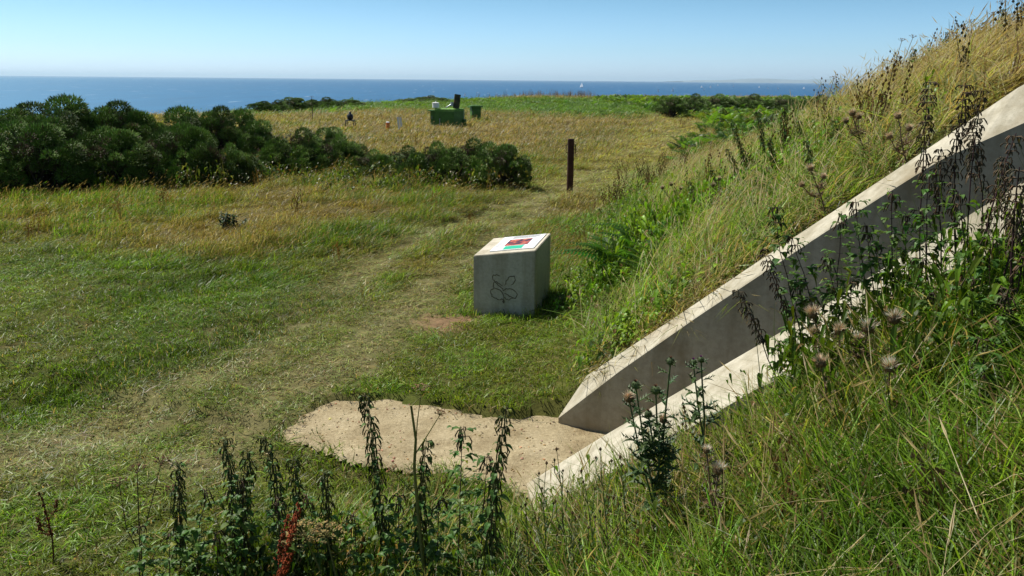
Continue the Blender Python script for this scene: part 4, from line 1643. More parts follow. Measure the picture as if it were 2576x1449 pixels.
xy = np.stack([rng.uniform(apron_poly[:, 0].min(), 2.4, 5200), rng.uniform(apron_poly[:, 1].min(), apron_poly[:, 1].max(), 5200)], -1)
sdp = apron_sd(xy[:, 0], xy[:, 1])
xy = xy[(sdp < 0.0) & (fbm(xy[:, 0], xy[:, 1], 0.5, 151) + 0.25 * np.exp(-(sdp / 0.15) ** 2) > 0.45)]
n = len(xy)
sz_ = 0.0035 + 0.012 * rng.random(n) ** 3
pz = np.concatenate([xy, np.full((n, 1), -0.05)], 1)
pz[:, 2] += (fbm(xy[:, 0], xy[:, 1], 0.22, 7) - 0.5) * 0.045 + (fbm(xy[:, 0], xy[:, 1], 1.0, 8) - 0.5) * 0.04 - 0.008
scatter('pebbles', 'small stones lying on the trodden earth', 'stones', [mk_stone(900 + k) for k in range(4)], pz, eul(n, math.pi, 0.5), np.stack([sz_] * 3, -1), rng.integers(0, 4, n),
        jit(np.array([[0.38, 0.30, 0.19]]) * np.ones((n, 1)), 0.3), np.zeros(n), M_grass)

# dry dock and ragwort stalks standing in the meadow
xy = frustum_pts(13, 75, lambda x, y: 0.28 * np.clip(26 / y, 0, 1) * sst(0.52, 0.64, fbm(x, y, 5, 95)) + 0.01)
xy = xy[clear(xy[:, 0], xy[:, 1])]
n = len(xy)
scatter('dry_stalks', 'thin brown seed stalks standing in the meadow', 'stalks', [mk_stalk(700 + k) for k in range(5)], P3(xy), eul(n, math.pi, 0.1),
        np.stack([0.9 + 0.4 * rng.random(n)] * 2 + [0.7 + 0.7 * rng.random(n)], -1), rng.integers(0, 5, n), jit(np.array([[0.10, 0.055, 0.03]]) * np.ones((n, 1)), 0.3), np.full(n, 0.5), M_grass)
xy = frustum_pts(118, 150, lambda x, y: 0.55 * ((x > -8) & (x < 14) & (y > edge_y(x) - 9) & (y < edge_y(x) - 1)), extra=1)
n = len(xy)
scatter('dry_stalks', 'dark dead stalks along the skyline of the far field', 'stalks', [mk_stalk(720 + k, 0.9) for k in range(4)], P3(xy), eul(n, math.pi, 0.12),
        np.stack([2.2 + 0.6 * rng.random(n)] * 2 + [1.0 + 0.7 * rng.random(n)], -1), rng.integers(0, 4, n), jit(np.array([[0.09, 0.05, 0.035]]) * np.ones((n, 1)), 0.3), np.full(n, 0.4), M_grass)


# ------------------------------------------------------------------ gorse
def rdir(r, up=0.0):
    while True:
        v = Vector((r.uniform(-1, 1), r.uniform(-1, 1), r.uniform(-1, 1)))
        if 0.05 < v.length < 1:
            v.normalize()
            if v.z >= up:
                return v


def make_gorse(seed, W=1.15, H=1.5, nl=42, skirt=0.35, spikes=400, cols=None, shoot=0.085, lean=0.25):
    """crown of spiny shoots in clumps on a dome, bare crooked stems beneath"""
    r = random.Random(seed)
    fol, stm = MB(), MB()
    tips = []
    for k in range(nl):
        d = rdir(r, -0.05)
        rr = 0.60 + 0.52 * r.random()
        zf = skirt + (1 - skirt) * max(d.z, 0) ** 0.8
        c = Vector((d.x * W * rr + lean * H * zf * 0.4, d.y * W * rr, H * zf * (0.70 + 0.42 * r.random())))
        R_ = 0.12 + 0.25 * r.random()
        if k % 6 == 0:                                  # a sprig standing out of the crown
            c.z = H * zf * (0.98 + 0.12 * r.random())
            R_ = 0.13 + 0.05 * r.random()
        tips.append((c, R_))
        sh = 0.6 + 0.8 * r.random()
        brown = r.random() < 0.11
        for j in range(int(spikes * (R_ / 0.3) ** 2)):
            u = rdir(r, -0.55)
            q = c + Vector((u.x * R_, u.y * R_, u.z * R_ * 0.75)) * (0.55 + 0.45 * r.random() ** 0.5)
            dd = (u + Vector((0.2, 0, 0.35)) + 0.45 * rdir(r, -1)).normalized()
            b = sh * (0.7 + 0.6 * r.random())
            if brown and r.random() < 0.8 or r.random() < 0.06:
                col = (0.11 * b, 0.078 * b, 0.042 * b)
            else:
                col = (0.125 * b, 0.210 * b, 0.036 * b)
            fol.spike(q, dd, shoot * min(1.0, 0.45 + 2.2 * R_) * (0.6 + 0.8 * r.random()), 0.010 + 0.007 * r.random(), col)
    roots = [Vector((r.gauss(0, 0.16) * W, r.gauss(0, 0.16) * W, -0.1)) for _ in range(5)]
    for c, R_ in tips:
        b = r.choice(roots)
        m1 = b.lerp(c, 0.4) + Vector((r.gauss(0, 0.12), r.gauss(0, 0.12), r.gauss(0.02, 0.08)))
        m2 = b.lerp(c, 0.75) + Vector((r.gauss(0, 0.08), r.gauss(0, 0.08), -0.05))
        stm.tube([b, m1, m2, c], [0.035, 0.026, 0.018, 0.008], n=4, cap=False)
        for j in range(5):                              # dead twigs in the shaded inside
            t = 0.35 + 0.6 * r.random()
            p = b.lerp(c, t)
            stm.spike(p, rdir(r, -0.4), 0.15 + 0.2 * r.random(), 0.007)
    return fol.mesh('foliage', M_gorse), stm.mesh('stems', M_trunk)


GP = [make_gorse(1, nl=62), make_gorse(2, 1.25, 1.25, 70, 0.2), make_gorse(3, 1.0, 1.7, 52, 0.5, lean=0.45), make_gorse(4, 1.3, 1.1, 76, 0.12), make_gorse(5, 0.9, 1.6, 44, 0.45)]
GH = [1.75, 1.5, 1.95, 1.35, 1.85]
GW = [1.35, 1.45, 1.2, 1.5, 1.1]


def gorse(xp, yb, wpx, ytop, proto, label, group, cat='gorse bush', name='gorse_bush'):
    P = hit(xp, yb)
    q = P[1] / FPX
    zt = 3.0 + ray(xp, ytop)[2] / ray(xp, ytop)[1] * P[1]
    sz = max(0.25, (zt - P[2]) / GH[proto])
    sx = max(0.14, wpx * q * 0.5 / GW[proto])
    o = thing(name, P - np.array([0, 0, 0.03]), label, cat, group, rng.uniform(-0.5, 0.5))
    o.scale = (sx, max(sx * 0.9, 0.14), sz)
    link('foliage', GP[proto][0], o)
    link('stems', GP[proto][1], o)
    return o


GL = 'gorse thicket at the left edge of the meadow'
for args in [
    (20, 432, 270, 262, 2, 'dark windswept gorse at the very left edge, behind the front row'),
    (150, 432, 230, 238, 4, 'tallest dark gorse on the left, its top standing against the sea'),
    (255, 432, 210, 258, 2, 'dark gorse with a smooth crown beside the tallest one on the left'),
    (350, 430, 190, 268, 0, 'spiky topped gorse just right of the gap where the sea dips lowest'),
    (440, 430, 190, 266, 4, 'dark gorse in the back row left of centre of the thicket'),
    (525, 425, 160, 270, 2, 'gorse with bare crooked stems showing under its crown, right part of thicket'),
    (600, 418, 130, 272, 4, 'open leggy gorse at the right end of the back row, by dead branches'),
    (-10, 486, 250, 345, 1, 'low dark gorse cut by the left frame edge, in the front row'),
    (95, 484, 260, 300, 0, 'broad shadowed gorse in front at far left, sunlit only on top'),
    (205, 478, 240, 340, 1, 'low front gorse with brown dead twigs below its crown, left of centre'),
    (300, 476, 230, 315, 0, 'dark front gorse below the dip in the skyline'),
    (395, 474, 210, 335, 1, 'tangled front gorse in the middle of the left thicket'),
    (490, 472, 190, 308, 0, 'rounded bright topped gorse standing forward in the thicket'),
    (578, 470, 150, 362, 3, 'rounded low gorse with a black shaded side at the thicket end'),
    (640, 432, 120, 300, 4, 'leggy ragged gorse just left of the grey dead branches'),
    (625, 462, 120, 395, 1, 'small low gorse filling the gap between thicket and middle clump'),
    (440, 452, 170, 300, 2, 'leaning gorse with a ragged crown in the second row of the thicket'),
    (120, 456, 200, 285, 2, 'wind combed gorse in the second row, under the tallest one'),
]:
    gorse(*args, GL)
GM = 'gorse clumps crossing the middle of the meadow'
for args in [
    (665, 446, 170, 372, 3, 'low gorse at the left end of the middle clump, beside the black shaded one'),
    (745, 442, 200, 326, 1, 'domed gorse in front of the dead grey branches'),
    (815, 420, 120, 318, 4, 'gorse with a knobbly dark tip rising over the middle clump'),
    (850, 440, 170, 338, 3, 'gorse forming the right shoulder of the higher middle clump'),
    (935, 448, 150, 376, 3, 'lowest gorse in the saddle between the two middle clumps'),
    (1010, 455, 170, 370, 1, 'gorse at the left start of the clump before the green housing'),
    (1090, 462, 180, 358, 3, 'broad gorse below the green housing'),
    (1170, 468, 190, 352, 1, 'gorse below the ventilator, second from the right end of its clump'),
    (1255, 474, 160, 354, 0, 'steep ended gorse at the right end of the middle clump'),
]:
    gorse(*args, GM)
GF = 'gorse along the far cliff edge'
for args in [
    (648, 284, 70, 254, 2, 'leggy far gorse leaning over at the left end of the cliff edge row'),
    (690, 284, 90, 252, 1, 'round dark far gorse, second in the left cliff edge row'),
    (740, 281, 90, 243, 0, 'taller far gorse left of the thin dead stalk against the sea'),
    (810, 276, 110, 245, 1, 'broad far gorse right of the thin dead stalk against the sea'),
    (880, 271, 90, 249, 0, 'lone far gorse above the black drum stand'),
    (1028, 260, 80, 246, 3, 'low far gorse tapering to the left, behind the white drum'),
    (1075, 259, 80, 240, 1, 'far gorse hump just above the white drum'),
    (1108, 260, 50, 244, 0, 'small far gorse hump beside the raised hatch'),
    (1684, 296, 90, 240, 0, 'dark gorse at the end of the grassy track, with a sprig sticking up'),
    (1735, 292, 110, 238, 1, 'broad brownish gorse right behind the first one at the track end'),
    (1800, 286, 120, 237, 3, 'low gorse on the bracken slope below the row of sails'),
    (1880, 284, 120, 238, 1, 'flat topped gorse in the middle of the bracken slope'),
    (1965, 286, 120, 240, 3, 'gorse on the bracken slope, last but one before the mound'),
    (2050, 292, 120, 241, 1, 'gorse where the bracken slope meets the mound skyline'),
]:
    gorse(*args, GF)
gorse(1610, 304, 34, 290, 3, 'single small rounded bush beside the grassy track', None)


# ------------------------------------------------------------------ herbs
def vec(a):
    return Vector((float(a[0]), float(a[1]), float(a[2])))


def stem_pts(tip, r, n=9, wob=0.03, bow=0.06):
    tip = Vector(tip)
    L = tip.length
    s = Vector((r.gauss(0, 1), r.gauss(0, 1), 0)) * bow * L
    pts = []
    for i in range(n):
        t = i / (n - 1)
        w = Vector((r.gauss(0, 1), r.gauss(0, 1), 0)) * wob * 0.12 * L * (1 if 0 < i < n - 1 else 0)
        pts.append(tip * t + s * (4 * t * (1 - t)) * 0.5 + w)
    return pts


def along(pts, t):
    k = t * (len(pts) - 1)
    i = min(int(k), len(pts) - 2)
    return pts[i].lerp(pts[i + 1], k - i)


def vary(c, r, a=0.3):
    b = 1 + a * (2 * r.random() - 1)
    return (c[0] * b * (1 + 0.15 * r.gauss(0, 1)), c[1] * b, c[2] * b)


LEAFG = (0.075, 0.150, 0.030)
DARKG = (0.030, 0.048, 0.016)
YELG = (0.20, 0.22, 0.03)
SEEDG = (0.090, 0.105, 0.036)
PURP = (0.040, 0.018, 0.022)
BROWN = (0.075, 0.047, 0.026)


def nettle(base, tip, label, group, style='green', name='nettle', cat='nettle', thick=0.0045):
    """square-stemmed herb with opposite drooping leaves and hanging seed strings"""
    r = random.Random(hash((round(base[0], 3), round(tip[2], 3))) & 0xffff)
    o = thing(name, base, label, cat, group)
    tv = vec(tip) - vec(base)
    L = tv.length
    pts = stem_pts(tv, r)
    sm, lf, sdm = MB(), MB(), MB()
    dead = style == 'dead'
    leafy = style == 'leafy'
    scol = PURP if style in ('dead', 'leafy') else (0.055, 0.042, 0.026)
    sm.tube(pts, [thick * (1.25 - 0.9 * i / (len(pts) - 1)) for i in range(len(pts))], scol, n=5)
    sp = 0.045 if not dead else 0.034
    nn = max(6, int(L / sp))
    az = r.random() * 3.14
    for k in range(nn):
        t = 0.08 + 0.92 * (k + 0.5) / nn
        p = along(pts, t)
        az += 1.57 + r.gauss(0, 0.25)
        top = (t - 0.5) / 0.5
        if leafy:
            prob, ll = 0.97, 0.070 * (0.6 + 0.6 * (1 - abs(2 * t - 1.1)))
        elif dead:
            prob, ll = (0.12 if t < 0.6 else 0.85), 0.026
        else:
            prob, ll = (0.75 if t < 0.55 else 0.8), 0.082 * (1.0 if t < 0.5 else 1.2 - 0.75 * t)
        for sgn in (0, 3.1416):
            if r.random() > prob or (dead and math.sin(k * 1.7 + base[0] * 9) < -0.2):
                continue
            a = az + sgn + r.gauss(0, 0.2)
            el = 0.35 - 0.3 * r.random() - (0.5 if dead else 0)
            d = Vector((math.cos(a) * math.cos(el), math.sin(a) * math.cos(el), math.sin(el)))
            l_ = ll * (0.7 + 0.6 * r.random())
            c = vary(LEAFG if not dead else (0.075, 0.060, 0.030), r)
            if not dead and r.random() < 0.05:
                c = YELG
            pet = p + d * 0.018
            sm.tube([p, pet], 0.0012, scol, n=3, cap=False)
            lf.leaf(pet, d, l_, l_ * (0.55 if not dead else 0.38), 0.55 + 0.5 * r.random() + (0.6 if dead else 0), c, 0.35)
            if leafy and r.random() < 0.9:              # short side shoot with smaller leaves
                for q in range(3):
                    a2 = a + r.gauss(0, 0.7)
                    d2 = Vector((math.cos(a2), math.sin(a2), 0.4 * r.random()))
                    lf.leaf(p + d * (0.02 + 0.02 * q), d2, l_ * 0.6, l_ * 0.36, 0.5, vary(LEAFG, r), 0.3)
        if (style == 'green' and t > 0.36) or (dead and t > 0.62) or (leafy and t > 0.9):
            m = 10 if style == 'green' else 7
            for q in range(m):
                a = r.random() * 6.283
                hl = (0.030 + 0.034 * r.random()) * (0.6 if dead else 1) * (1.15 - 0.45 * max(top, 0))
                e = 0.006 + 0.024 * r.random()
                q0 = p + Vector((math.cos(a) * 0.003, math.sin(a) * 0.003, 0))
                q1 = q0 + Vector((math.cos(a) * e, math.sin(a) * e, 0.004))
                q2 = q1 + Vector((math.cos(a) * e * 0.5, math.sin(a) * e * 0.5, -hl * 0.6))
                q3 = q2 + Vector((r.gauss(0, 0.004), r.gauss(0, 0.004), -hl * 0.5))
                c = vary(SEEDG if style == 'green' else (0.085, 0.062, 0.036), r, 0.4)
                sdm.tube([q0, q1, q2, q3], [0.0012, 0.0030, 0.0042, 0.002], c, n=3, cap=False)
    part('stem', sm, M_stem, o)
    part('leaves', lf, M_leaf, o)
    if sdm.v:
        part('seed_strings', sdm, M_seed, o)
    return o


def hit_near(x, y):
    """ground point on the camera's side of the passage, just short of the near wall"""
    d = ray(x, y)
    ts = np.linspace(1.6, 9, 1500)
    X, Y, Z = CAM[0] + d[0] * ts, CAM[1] + d[1] * ts, CAM[2] + d[2] * ts
    g = ground_z(X, Y)
    a, b = ab(X, Y)
    i = np.argmax((Z < g) | (b > NEAR_I - NEAR_W - 0.10))
    return np.array([X[i], Y[i], g[i]])


def plant_at(bpx, tpx, dy=0.0, near=False):
    B = hit_near(*bpx) if near else hit(*bpx)
    T_ = atY(tpx[0], tpx[1], B[1] + dy)
    return B, T_


B = hit(572, 582)
o = thing('shrub', B, 'small dark leafy shrub alone in the left meadow grass', 'shrub')
q_ = B[1] / FPX
r_ = random.Random(4)
sm, lf = MB(), MB()
for k in range(11):
    tip = Vector((r_.gauss(0, 20) * q_, r_.gauss(0, 14) * q_, (30 + 26 * r_.random()) * q_))
    pts = stem_pts(tip, r_, 6, 0.1, 0.15)
    sm.tube(pts, 0.006, (0.03, 0.025, 0.02), n=4)
    for m in range(16):
        t = 0.25 + 0.75 * m / 16
        a = r_.random() * 6.283
        L = 0.07 + 0.05 * r_.random()
        lf.leaf(along(pts, t), (math.cos(a), math.sin(a), 0.4 * r_.gauss(0, 1)), L, L * 0.5, 0.6, vary((0.035, 0.065, 0.02), r_), 0.3)
part('stem', sm, M_stem, o)
part('leaves', lf, M_leaf, o)

NG = 'nettles along the bottom of the picture'
for b, t, lab in [
    ((455, 1520), (445, 1160), 'dark nettle spike standing clear, left of the twin thin spikes'),
    ((585, 1540), (566, 1098), 'thin dark nettle spike, tallest of the left half of the nettle bed'),
    ((655, 1540), (622, 1128), 'leaning nettle spike just right of the thinnest one'),
    ((700, 1530), (664, 1092), 'nettle spike leaning left, pointing at the earth path corner'),
    ((745, 1540), (738, 1148), 'nettle spike right of the leaning ones, above the red dock'),
    ((850, 1560), (815, 1182), 'nettle spike between the red dock and the tall central nettle'),
    ((985, 1590), (918, 988), 'tallest nettle of all, standing before the earth path left of the yellow stem'),
    ((1080, 1590), (1073, 1102), 'nettle hanging with seeds directly right of the yellow hogweed stem'),
    ((1145, 1560), (1166, 1072), 'bushy topped nettle against the earth path, centre right'),
    ((1235, 1590), (1276, 1018), 'slim straight nettle with separate leaf pairs against the path'),
    ((1185, 1560), (1226, 1140), 'short nettle with broad top leaves between two taller ones'),
    ((365, 1560), (352, 1318), 'low leafy nettle at the left end of the nettle bed'),
    ((500, 1560), (520, 1225), 'short nettle tucked behind the clear standing dark spike'),
    ((620, 1570), (606, 1200), 'shorter nettle hiding between the thin left spikes'),
    ((690, 1580), (700, 1245), 'low dark nettle just left of the red dock'),
    ((905, 1590), (890, 1290), 'low nettle behind the tan umbel'),
    ((1010, 1590), (1000, 1240), 'low nettle at the foot of the tall central one'),
    ((800, 1580), (770, 1240), 'low nettle behind the red dock tip'),
    ((440, 1580), (430, 1340), 'very low nettle under the clear standing spike'),
    ((560, 1590), (545, 1330), 'very low leafy nettle among the left spikes'),
    ((1120, 1590), (1110, 1250), 'low nettle between the seed hung one and the bushy topped one'),
]:
    B, T_ = plant_at(b, t)
    nettle(B, T_, lab, NG, 'leafy' if lab.startswith(('low ', 'very low', 'short', 'bushy')) else 'green')
NL = 'leafy nettles before the concrete walls'
for b, t, lab in [
    ((2080, 850), (1948, 515), 'leafy nettle leaning far left across the upper wall top'),
    ((2110, 850), (1992, 590), 'leafy nettle in front of the dark wall face, leftmost upright one'),
    ((2130, 830), (2118, 532), 'leafy nettle with a brown knot of seed at its top'),
    ((2215, 800), (2152, 500), 'leafy nettle crossing the sunlit wall top, middle of the group'),
    ((2170, 840), (2075, 640), 'low bushy nettle below the others before the dark wall face'),
    ((2265, 780), (2278, 535), 'thin nettle between two taller ones before the dark wall'),
    ((2240, 830), (2200, 610), 'short leafy nettle at the heart of the group'),
    ((2330, 760), (2310, 520), 'leafy nettle by the foot of the tall double stem'),
    ((2040, 900), (2010, 700), 'low leafy nettle at the left foot of the group'),
    ((2300, 830), (2270, 690), 'short leafy nettle in the grass over the lower wall'),
    ((2400, 800), (2375, 600), 'leafy nettle in front of the lower wall, right end of the group'),
    ((2055, 930), (2040, 745), 'bushy nettle low against the lower wall top, left of the fluffy heads'),
    ((2150, 900), (2140, 700), 'bushy nettle behind the bright white thistle tuft'),
    ((2235, 880), (2232, 680), 'bushy nettle above the tan thistle head'),
    ((2320, 880), (2315, 640), 'tall bushy nettle hiding the lower wall, right of the thistles'),
    ((2360, 920), (2350, 730), 'low bushy nettle in long grass right of the thistles'),
    ((2450, 930), (2440, 690), 'bushy nettle between the leaning dead stems'),
    ((2530, 960), (2520, 730), 'bushy nettle below the leaning dead stems at right'),
    ((1985, 985), (1955, 850), 'round leaved low plant hanging over the lower wall edge'),
    ((2010, 1000), (1990, 880), 'short leafy plant below the round leaved one'),
    ((2480, 1050), (2470, 840), 'leafy nettle in the deep grass near the right edge'),
    ((2200, 860), (2175, 560), 'tall leafy nettle left of the thin one, before the dark wall'),
    ((2255, 840), (2245, 480), 'tallest leafy nettle of the middle group, reaching the upper wall'),
    ((2350, 830), (2342, 430), 'tall leafy nettle right against the very tall dead stem'),
    ((2420, 880), (2410, 480), 'tall leafy nettle below the bushy double head'),
    ((2500, 880), (2490, 590), 'leafy nettle under the thick purple stem'),
    ((2090, 940), (2085, 715), 'leafy nettle rising behind the leftmost fluffy head'),
]:
    B, T_ = plant_at(b, t, near=True)
    nettle(B, T_, lab, NL, 'leafy', thick=0.004)
ND = 'dead brown stems on the right'
for b, t, lab in [
    ((2330, 770), (2338, 200), 'very tall dead stem reaching up past the upper wall into the grass'),
    ((2415, 790), (2428, 208), 'big dead nettle with a dark bushy double head over the upper wall'),
    ((2435, 790), (2468, 222), 'dead nettle crowding the right of the bushy double head'),
    ((2385, 780), (2368, 370), 'small dry spike standing before the dark wall face'),
    ((2445, 760), (2440, 300), 'straight dead stem right of the bushy head'),
    ((2440, 860), (2556, 335), 'thick purple stem leaning right over the lower wall'),
    ((2480, 900), (2590, 470), 'thick dead stem leaning out at the right edge'),
    ((2530, 920), (2600, 560), 'dark dead stem lowest at the right edge'),
    ((2400, 860), (2510, 520), 'thin leaning dead stem across the lower wall top'),
    ((2560, 900), (2565, 420), 'brown dead stem near the right edge, between the thick ones'),
    ((2500, 840), (2520, 400), 'brown dead stem crossing the dark wall face, second from the right edge'),
    ((2470, 1000), (2540, 720), 'low brown dead stem in the tangle at right'),
    ((2400, 820), (2395, 455), 'dead stem just left of the foot of the bushy head'),
    ((2040, 940), (1918, 622), 'dark dead seed spike against the sunlit wall top'),
    ((1985, 960), (1855, 727), 'thin curved dead stalk with a small head before the dark wall'),
]:
    B, T_ = plant_at(b, t, near=True)
    nettle(B, T_, lab, ND, 'dead', 'dead_nettle', 'dead stem', thick=0.0062 if 'thick' in lab else 0.0042)
NS = 'dark seed spikes on the mound'
for b, t, lab in [
    ((1895, 478), (1842, 303), 'leftmost tall dark spike on the mound, leaning left'),
    ((1930, 450), (1903, 278), 'tall dark spike on the mound next to the leftmost one'),
    ((1985, 420), (1973, 268), 'dark spike standing third in the row on the mound'),
    ((2020, 400), (2008, 300), 'short dark spike right end of the row on the mound'),
    ((1835, 520), (1788, 425), 'low dark spike in front of the row on the mound'),
    ((1870, 500), (1828, 372), 'dark spike leaning left, between the leftmost tall one and the low one'),
    ((1960, 470), (1935, 345), 'dark spike standing in front of the tall row, below its second spike'),
    ((2050, 470), (2030, 350), 'dark spike left of the brown dried thistle'),
    ((1760, 560), (1735, 455), 'small dark spike just above the bright fern'),
    ((2240, 330), (2222, 232), 'dark spike beside the withered thistles high on the mound'),
    ((2120, 400), (2100, 300), 'dark spike between the withered pale clump and the short row spike'),
    ((2375, 155), (2384, 78), 'dark nettle on the skyline, upper of a big dark pair'),
    ((2322, 215), (2345, 118), 'dark bushy nettle on the skyline, lower of a big dark pair'),
    ((2285, 240), (2298, 120), 'thin dark tiered spike on the skyline left of the big pair'),
    ((2508, 135), (2524, 20), 'dark spike topping the skyline near the right corner'),
    ((2200, 240), (2197, 186), 'short dark knob of a plant on the skyline above the ferns'),
]:
    B, T_ = plant_at(b, t)
    nettle(B, T_, lab, NS, 'green', 'seed_spike', 'seed spike', thick=0.006)


def dock(base, tip, label, col, nb=4):
    r = random.Random(int(abs(base[0]) * 1000))
    o = thing('dock', base, label, 'dock')
    tv = vec(tip) - vec(base)
    pts = stem_pts(tv, r)
    sm, sd_ = MB(), MB()
    sm.tube(pts, [0.006 - 0.0004 * i for i in range(len(pts))], (0.10, 0.035, 0.02), n=5)
    spk = [(pts, 0.42, 1.0)]
    for k in range(nb):
        t = 0.40 + 0.35 * k / nb
        p = along(pts, t)
        a = r.random() * 6.283
        q = p + tv * (0.22 + 0.12 * r.random()) + Vector((math.cos(a), math.sin(a), 0)) * 0.07
        bp = [p, p.lerp(q, 0.5) + Vector((math.cos(a), math.sin(a), 0)) * 0.02, q]
        sm.tube(bp, 0.002, (0.10, 0.035, 0.02), n=4)
        spk.append((bp, 0.2, 1.0))
    for sp, t0, t1 in spk:
        Ls = sum((sp[i + 1] - sp[i]).length for i in range(len(sp) - 1)) * (t1 - t0)
        for k in range(int(Ls / 0.0016)):
            t = t0 + (t1 - t0) * r.random()
            if math.sin(t * 70) < -0.55:
                continue
            w = 0.017 * (1.1 - 0.7 * t)
            p = along(sp, t) + Vector((r.gauss(0, w * 0.6), r.gauss(0, w * 0.6), r.gauss(0, 0.004)))
            sd_.blob(p, 0.0040 + 0.003 * r.random(), vary(col, r, 0.45), 1.2)
    part('stem', sm, M_stem, o)
    part('seed_heads', sd_, M_seed, o)
    return o


B, T_ = plant_at((620, 1680), (752, 1268))
dock(B, T_, 'rust red dock seed spike leaning right among the dark nettles', (0.27, 0.062, 0.020), 5)
B, T_ = plant_at((135, 1420), (98, 1240))
dock(B, T_, 'brown dried dock in the lower left corner grass', (0.17, 0.06, 0.025), 3)


def umbel(o, sm, sd_, p, d, rad, r, nr=16, col=(0.26, 0.18, 0.08), scol=(0.17, 0.16, 0.05), flat=0.35, dens=1.0, bare=False):
    d = Vector(d).normalized()
    u = d.orthogonal().normalized()
    w = d.cross(u)
    for k in range(nr):
        a = k * 2.4
        q = math.sqrt((k + 0.5) / nr)
        e = p + (u * math.cos(a) + w * math.sin(a)) * rad * q + d * rad * (0.75 - flat * q * q)
        sm.tube([p, p.lerp(e, 0.55) + d * rad * 0.05, e], 0.0016, scol, n=3, cap=False)
        for j in range(int(9 * dens)):
            v = rdir(r, -1)
            v = (v + d * 0.8).normalized()
            ee = e + Vector((v.x, v.y, v.z * 0.7)) * rad * 0.17 * (0.5 + 0.6 * r.random())
            sm.tube([e, ee], 0.0007, scol, n=3, cap=False)
            if not bare:
                sd_.blob(ee, 0.0042 + 0.002 * r.random(), vary(col, r, 0.4), 0.6)


def hogweed(base, stems, label, name='hogweed', group=None, **k):
    """stems: list of pixel-free world polylines; the last point of each carries an umbel of the given radius"""
    r = random.Random(int(abs(base[0]) * 777) + 3)
    o = thing(name, base, label, 'hogweed' if name == 'hogweed' else 'dead stalk', group)
    sm, sd_ = MB(), MB()
    b = vec(base)
    for pl, rad, th, sc, um in stems:
        sd_ = MB()
        pts = [vec(q) - b for q in pl]
        sm.tube(pts, [th * (1 - 0.45 * i / (len(pts) - 1)) for i in range(len(pts))], sc, n=6)
        if rad:
            umbel(o, sd_, sd_, pts[-1], (pts[-1] - pts[-2]).normalized() + Vector((0, 0, 0.6)), rad, r, **um)
            part('seed_head', sd_, M_seed, o)
    part('stem', sm, M_stem, o)
    return o


YS = (0.20, 0.19, 0.055)
B = hit(1075, 1600)
Y = B[1]
A_ = lambda x, y, dy=0.0: atY(x, y, Y + dy)
um = dict(nr=10, dens=0.5, col=(0.22, 0.14, 0.07))
hogweed(B, [([B, A_(1068, 1449), A_(1050, 1270), A_(1042, 1175), A_(1046, 1105), A_(1034, 1020)], 0, 0.0115, YS, um),
            ([A_(1045, 1130), A_(1050, 1060, .02), A_(1060, 985, .03)], 0.045, 0.0035, YS, um),
            ([A_(1045, 1142), A_(1075, 1095, -.02), A_(1106, 1045, -.04)], 0.03, 0.0035, YS, um),
            ([A_(1034, 1022), A_(1050, 1006, .02), A_(1062, 996)], 0.0, 0.0025, YS, um),
            ([A_(1044, 1245), A_(1015, 1215, -.03), A_(990, 1184, -.05)], 0.03, 0.003, (0.15, 0.12, 0.06), um)],
        'tall yellow green hogweed stem forking above the earth path')
B = hit(860, 1580)
Y = B[1] - 0.25
um = dict(nr=24, dens=1.1, col=(0.34, 0.26, 0.10), flat=0.8)
hogweed(B, [([B, A_(812, 1449), A_(768, 1352)], 0.105, 0.006, YS, um), ([B, A_(845, 1449), A_(822, 1352, .05)], 0.10, 0.006, YS, um)],
        'dry tan hogweed with broad flat seed heads beside the red dock')
B = hit(350, 1500)
Y = B[1]
um = dict(nr=9, dens=0.7, col=(0.12, 0.06, 0.03), scol=(0.08, 0.05, 0.03))
BS = (0.07, 0.045, 0.03)
hogweed(B, [([B, A_(352, 1380), A_(345, 1190)], 0.055, 0.005, BS, um), ([A_(362, 1340), A_(385, 1250), A_(405, 1168)], 0.05, 0.0035, BS, um),
            ([A_(350, 1390), A_(318, 1330), A_(300, 1222)], 0.05, 0.0035, BS, um), ([A_(375, 1420), A_(425, 1330), A_(432, 1240)], 0.05, 0.003, BS, um)],
        'dead brown branching umbel weed left of the nettle bed')

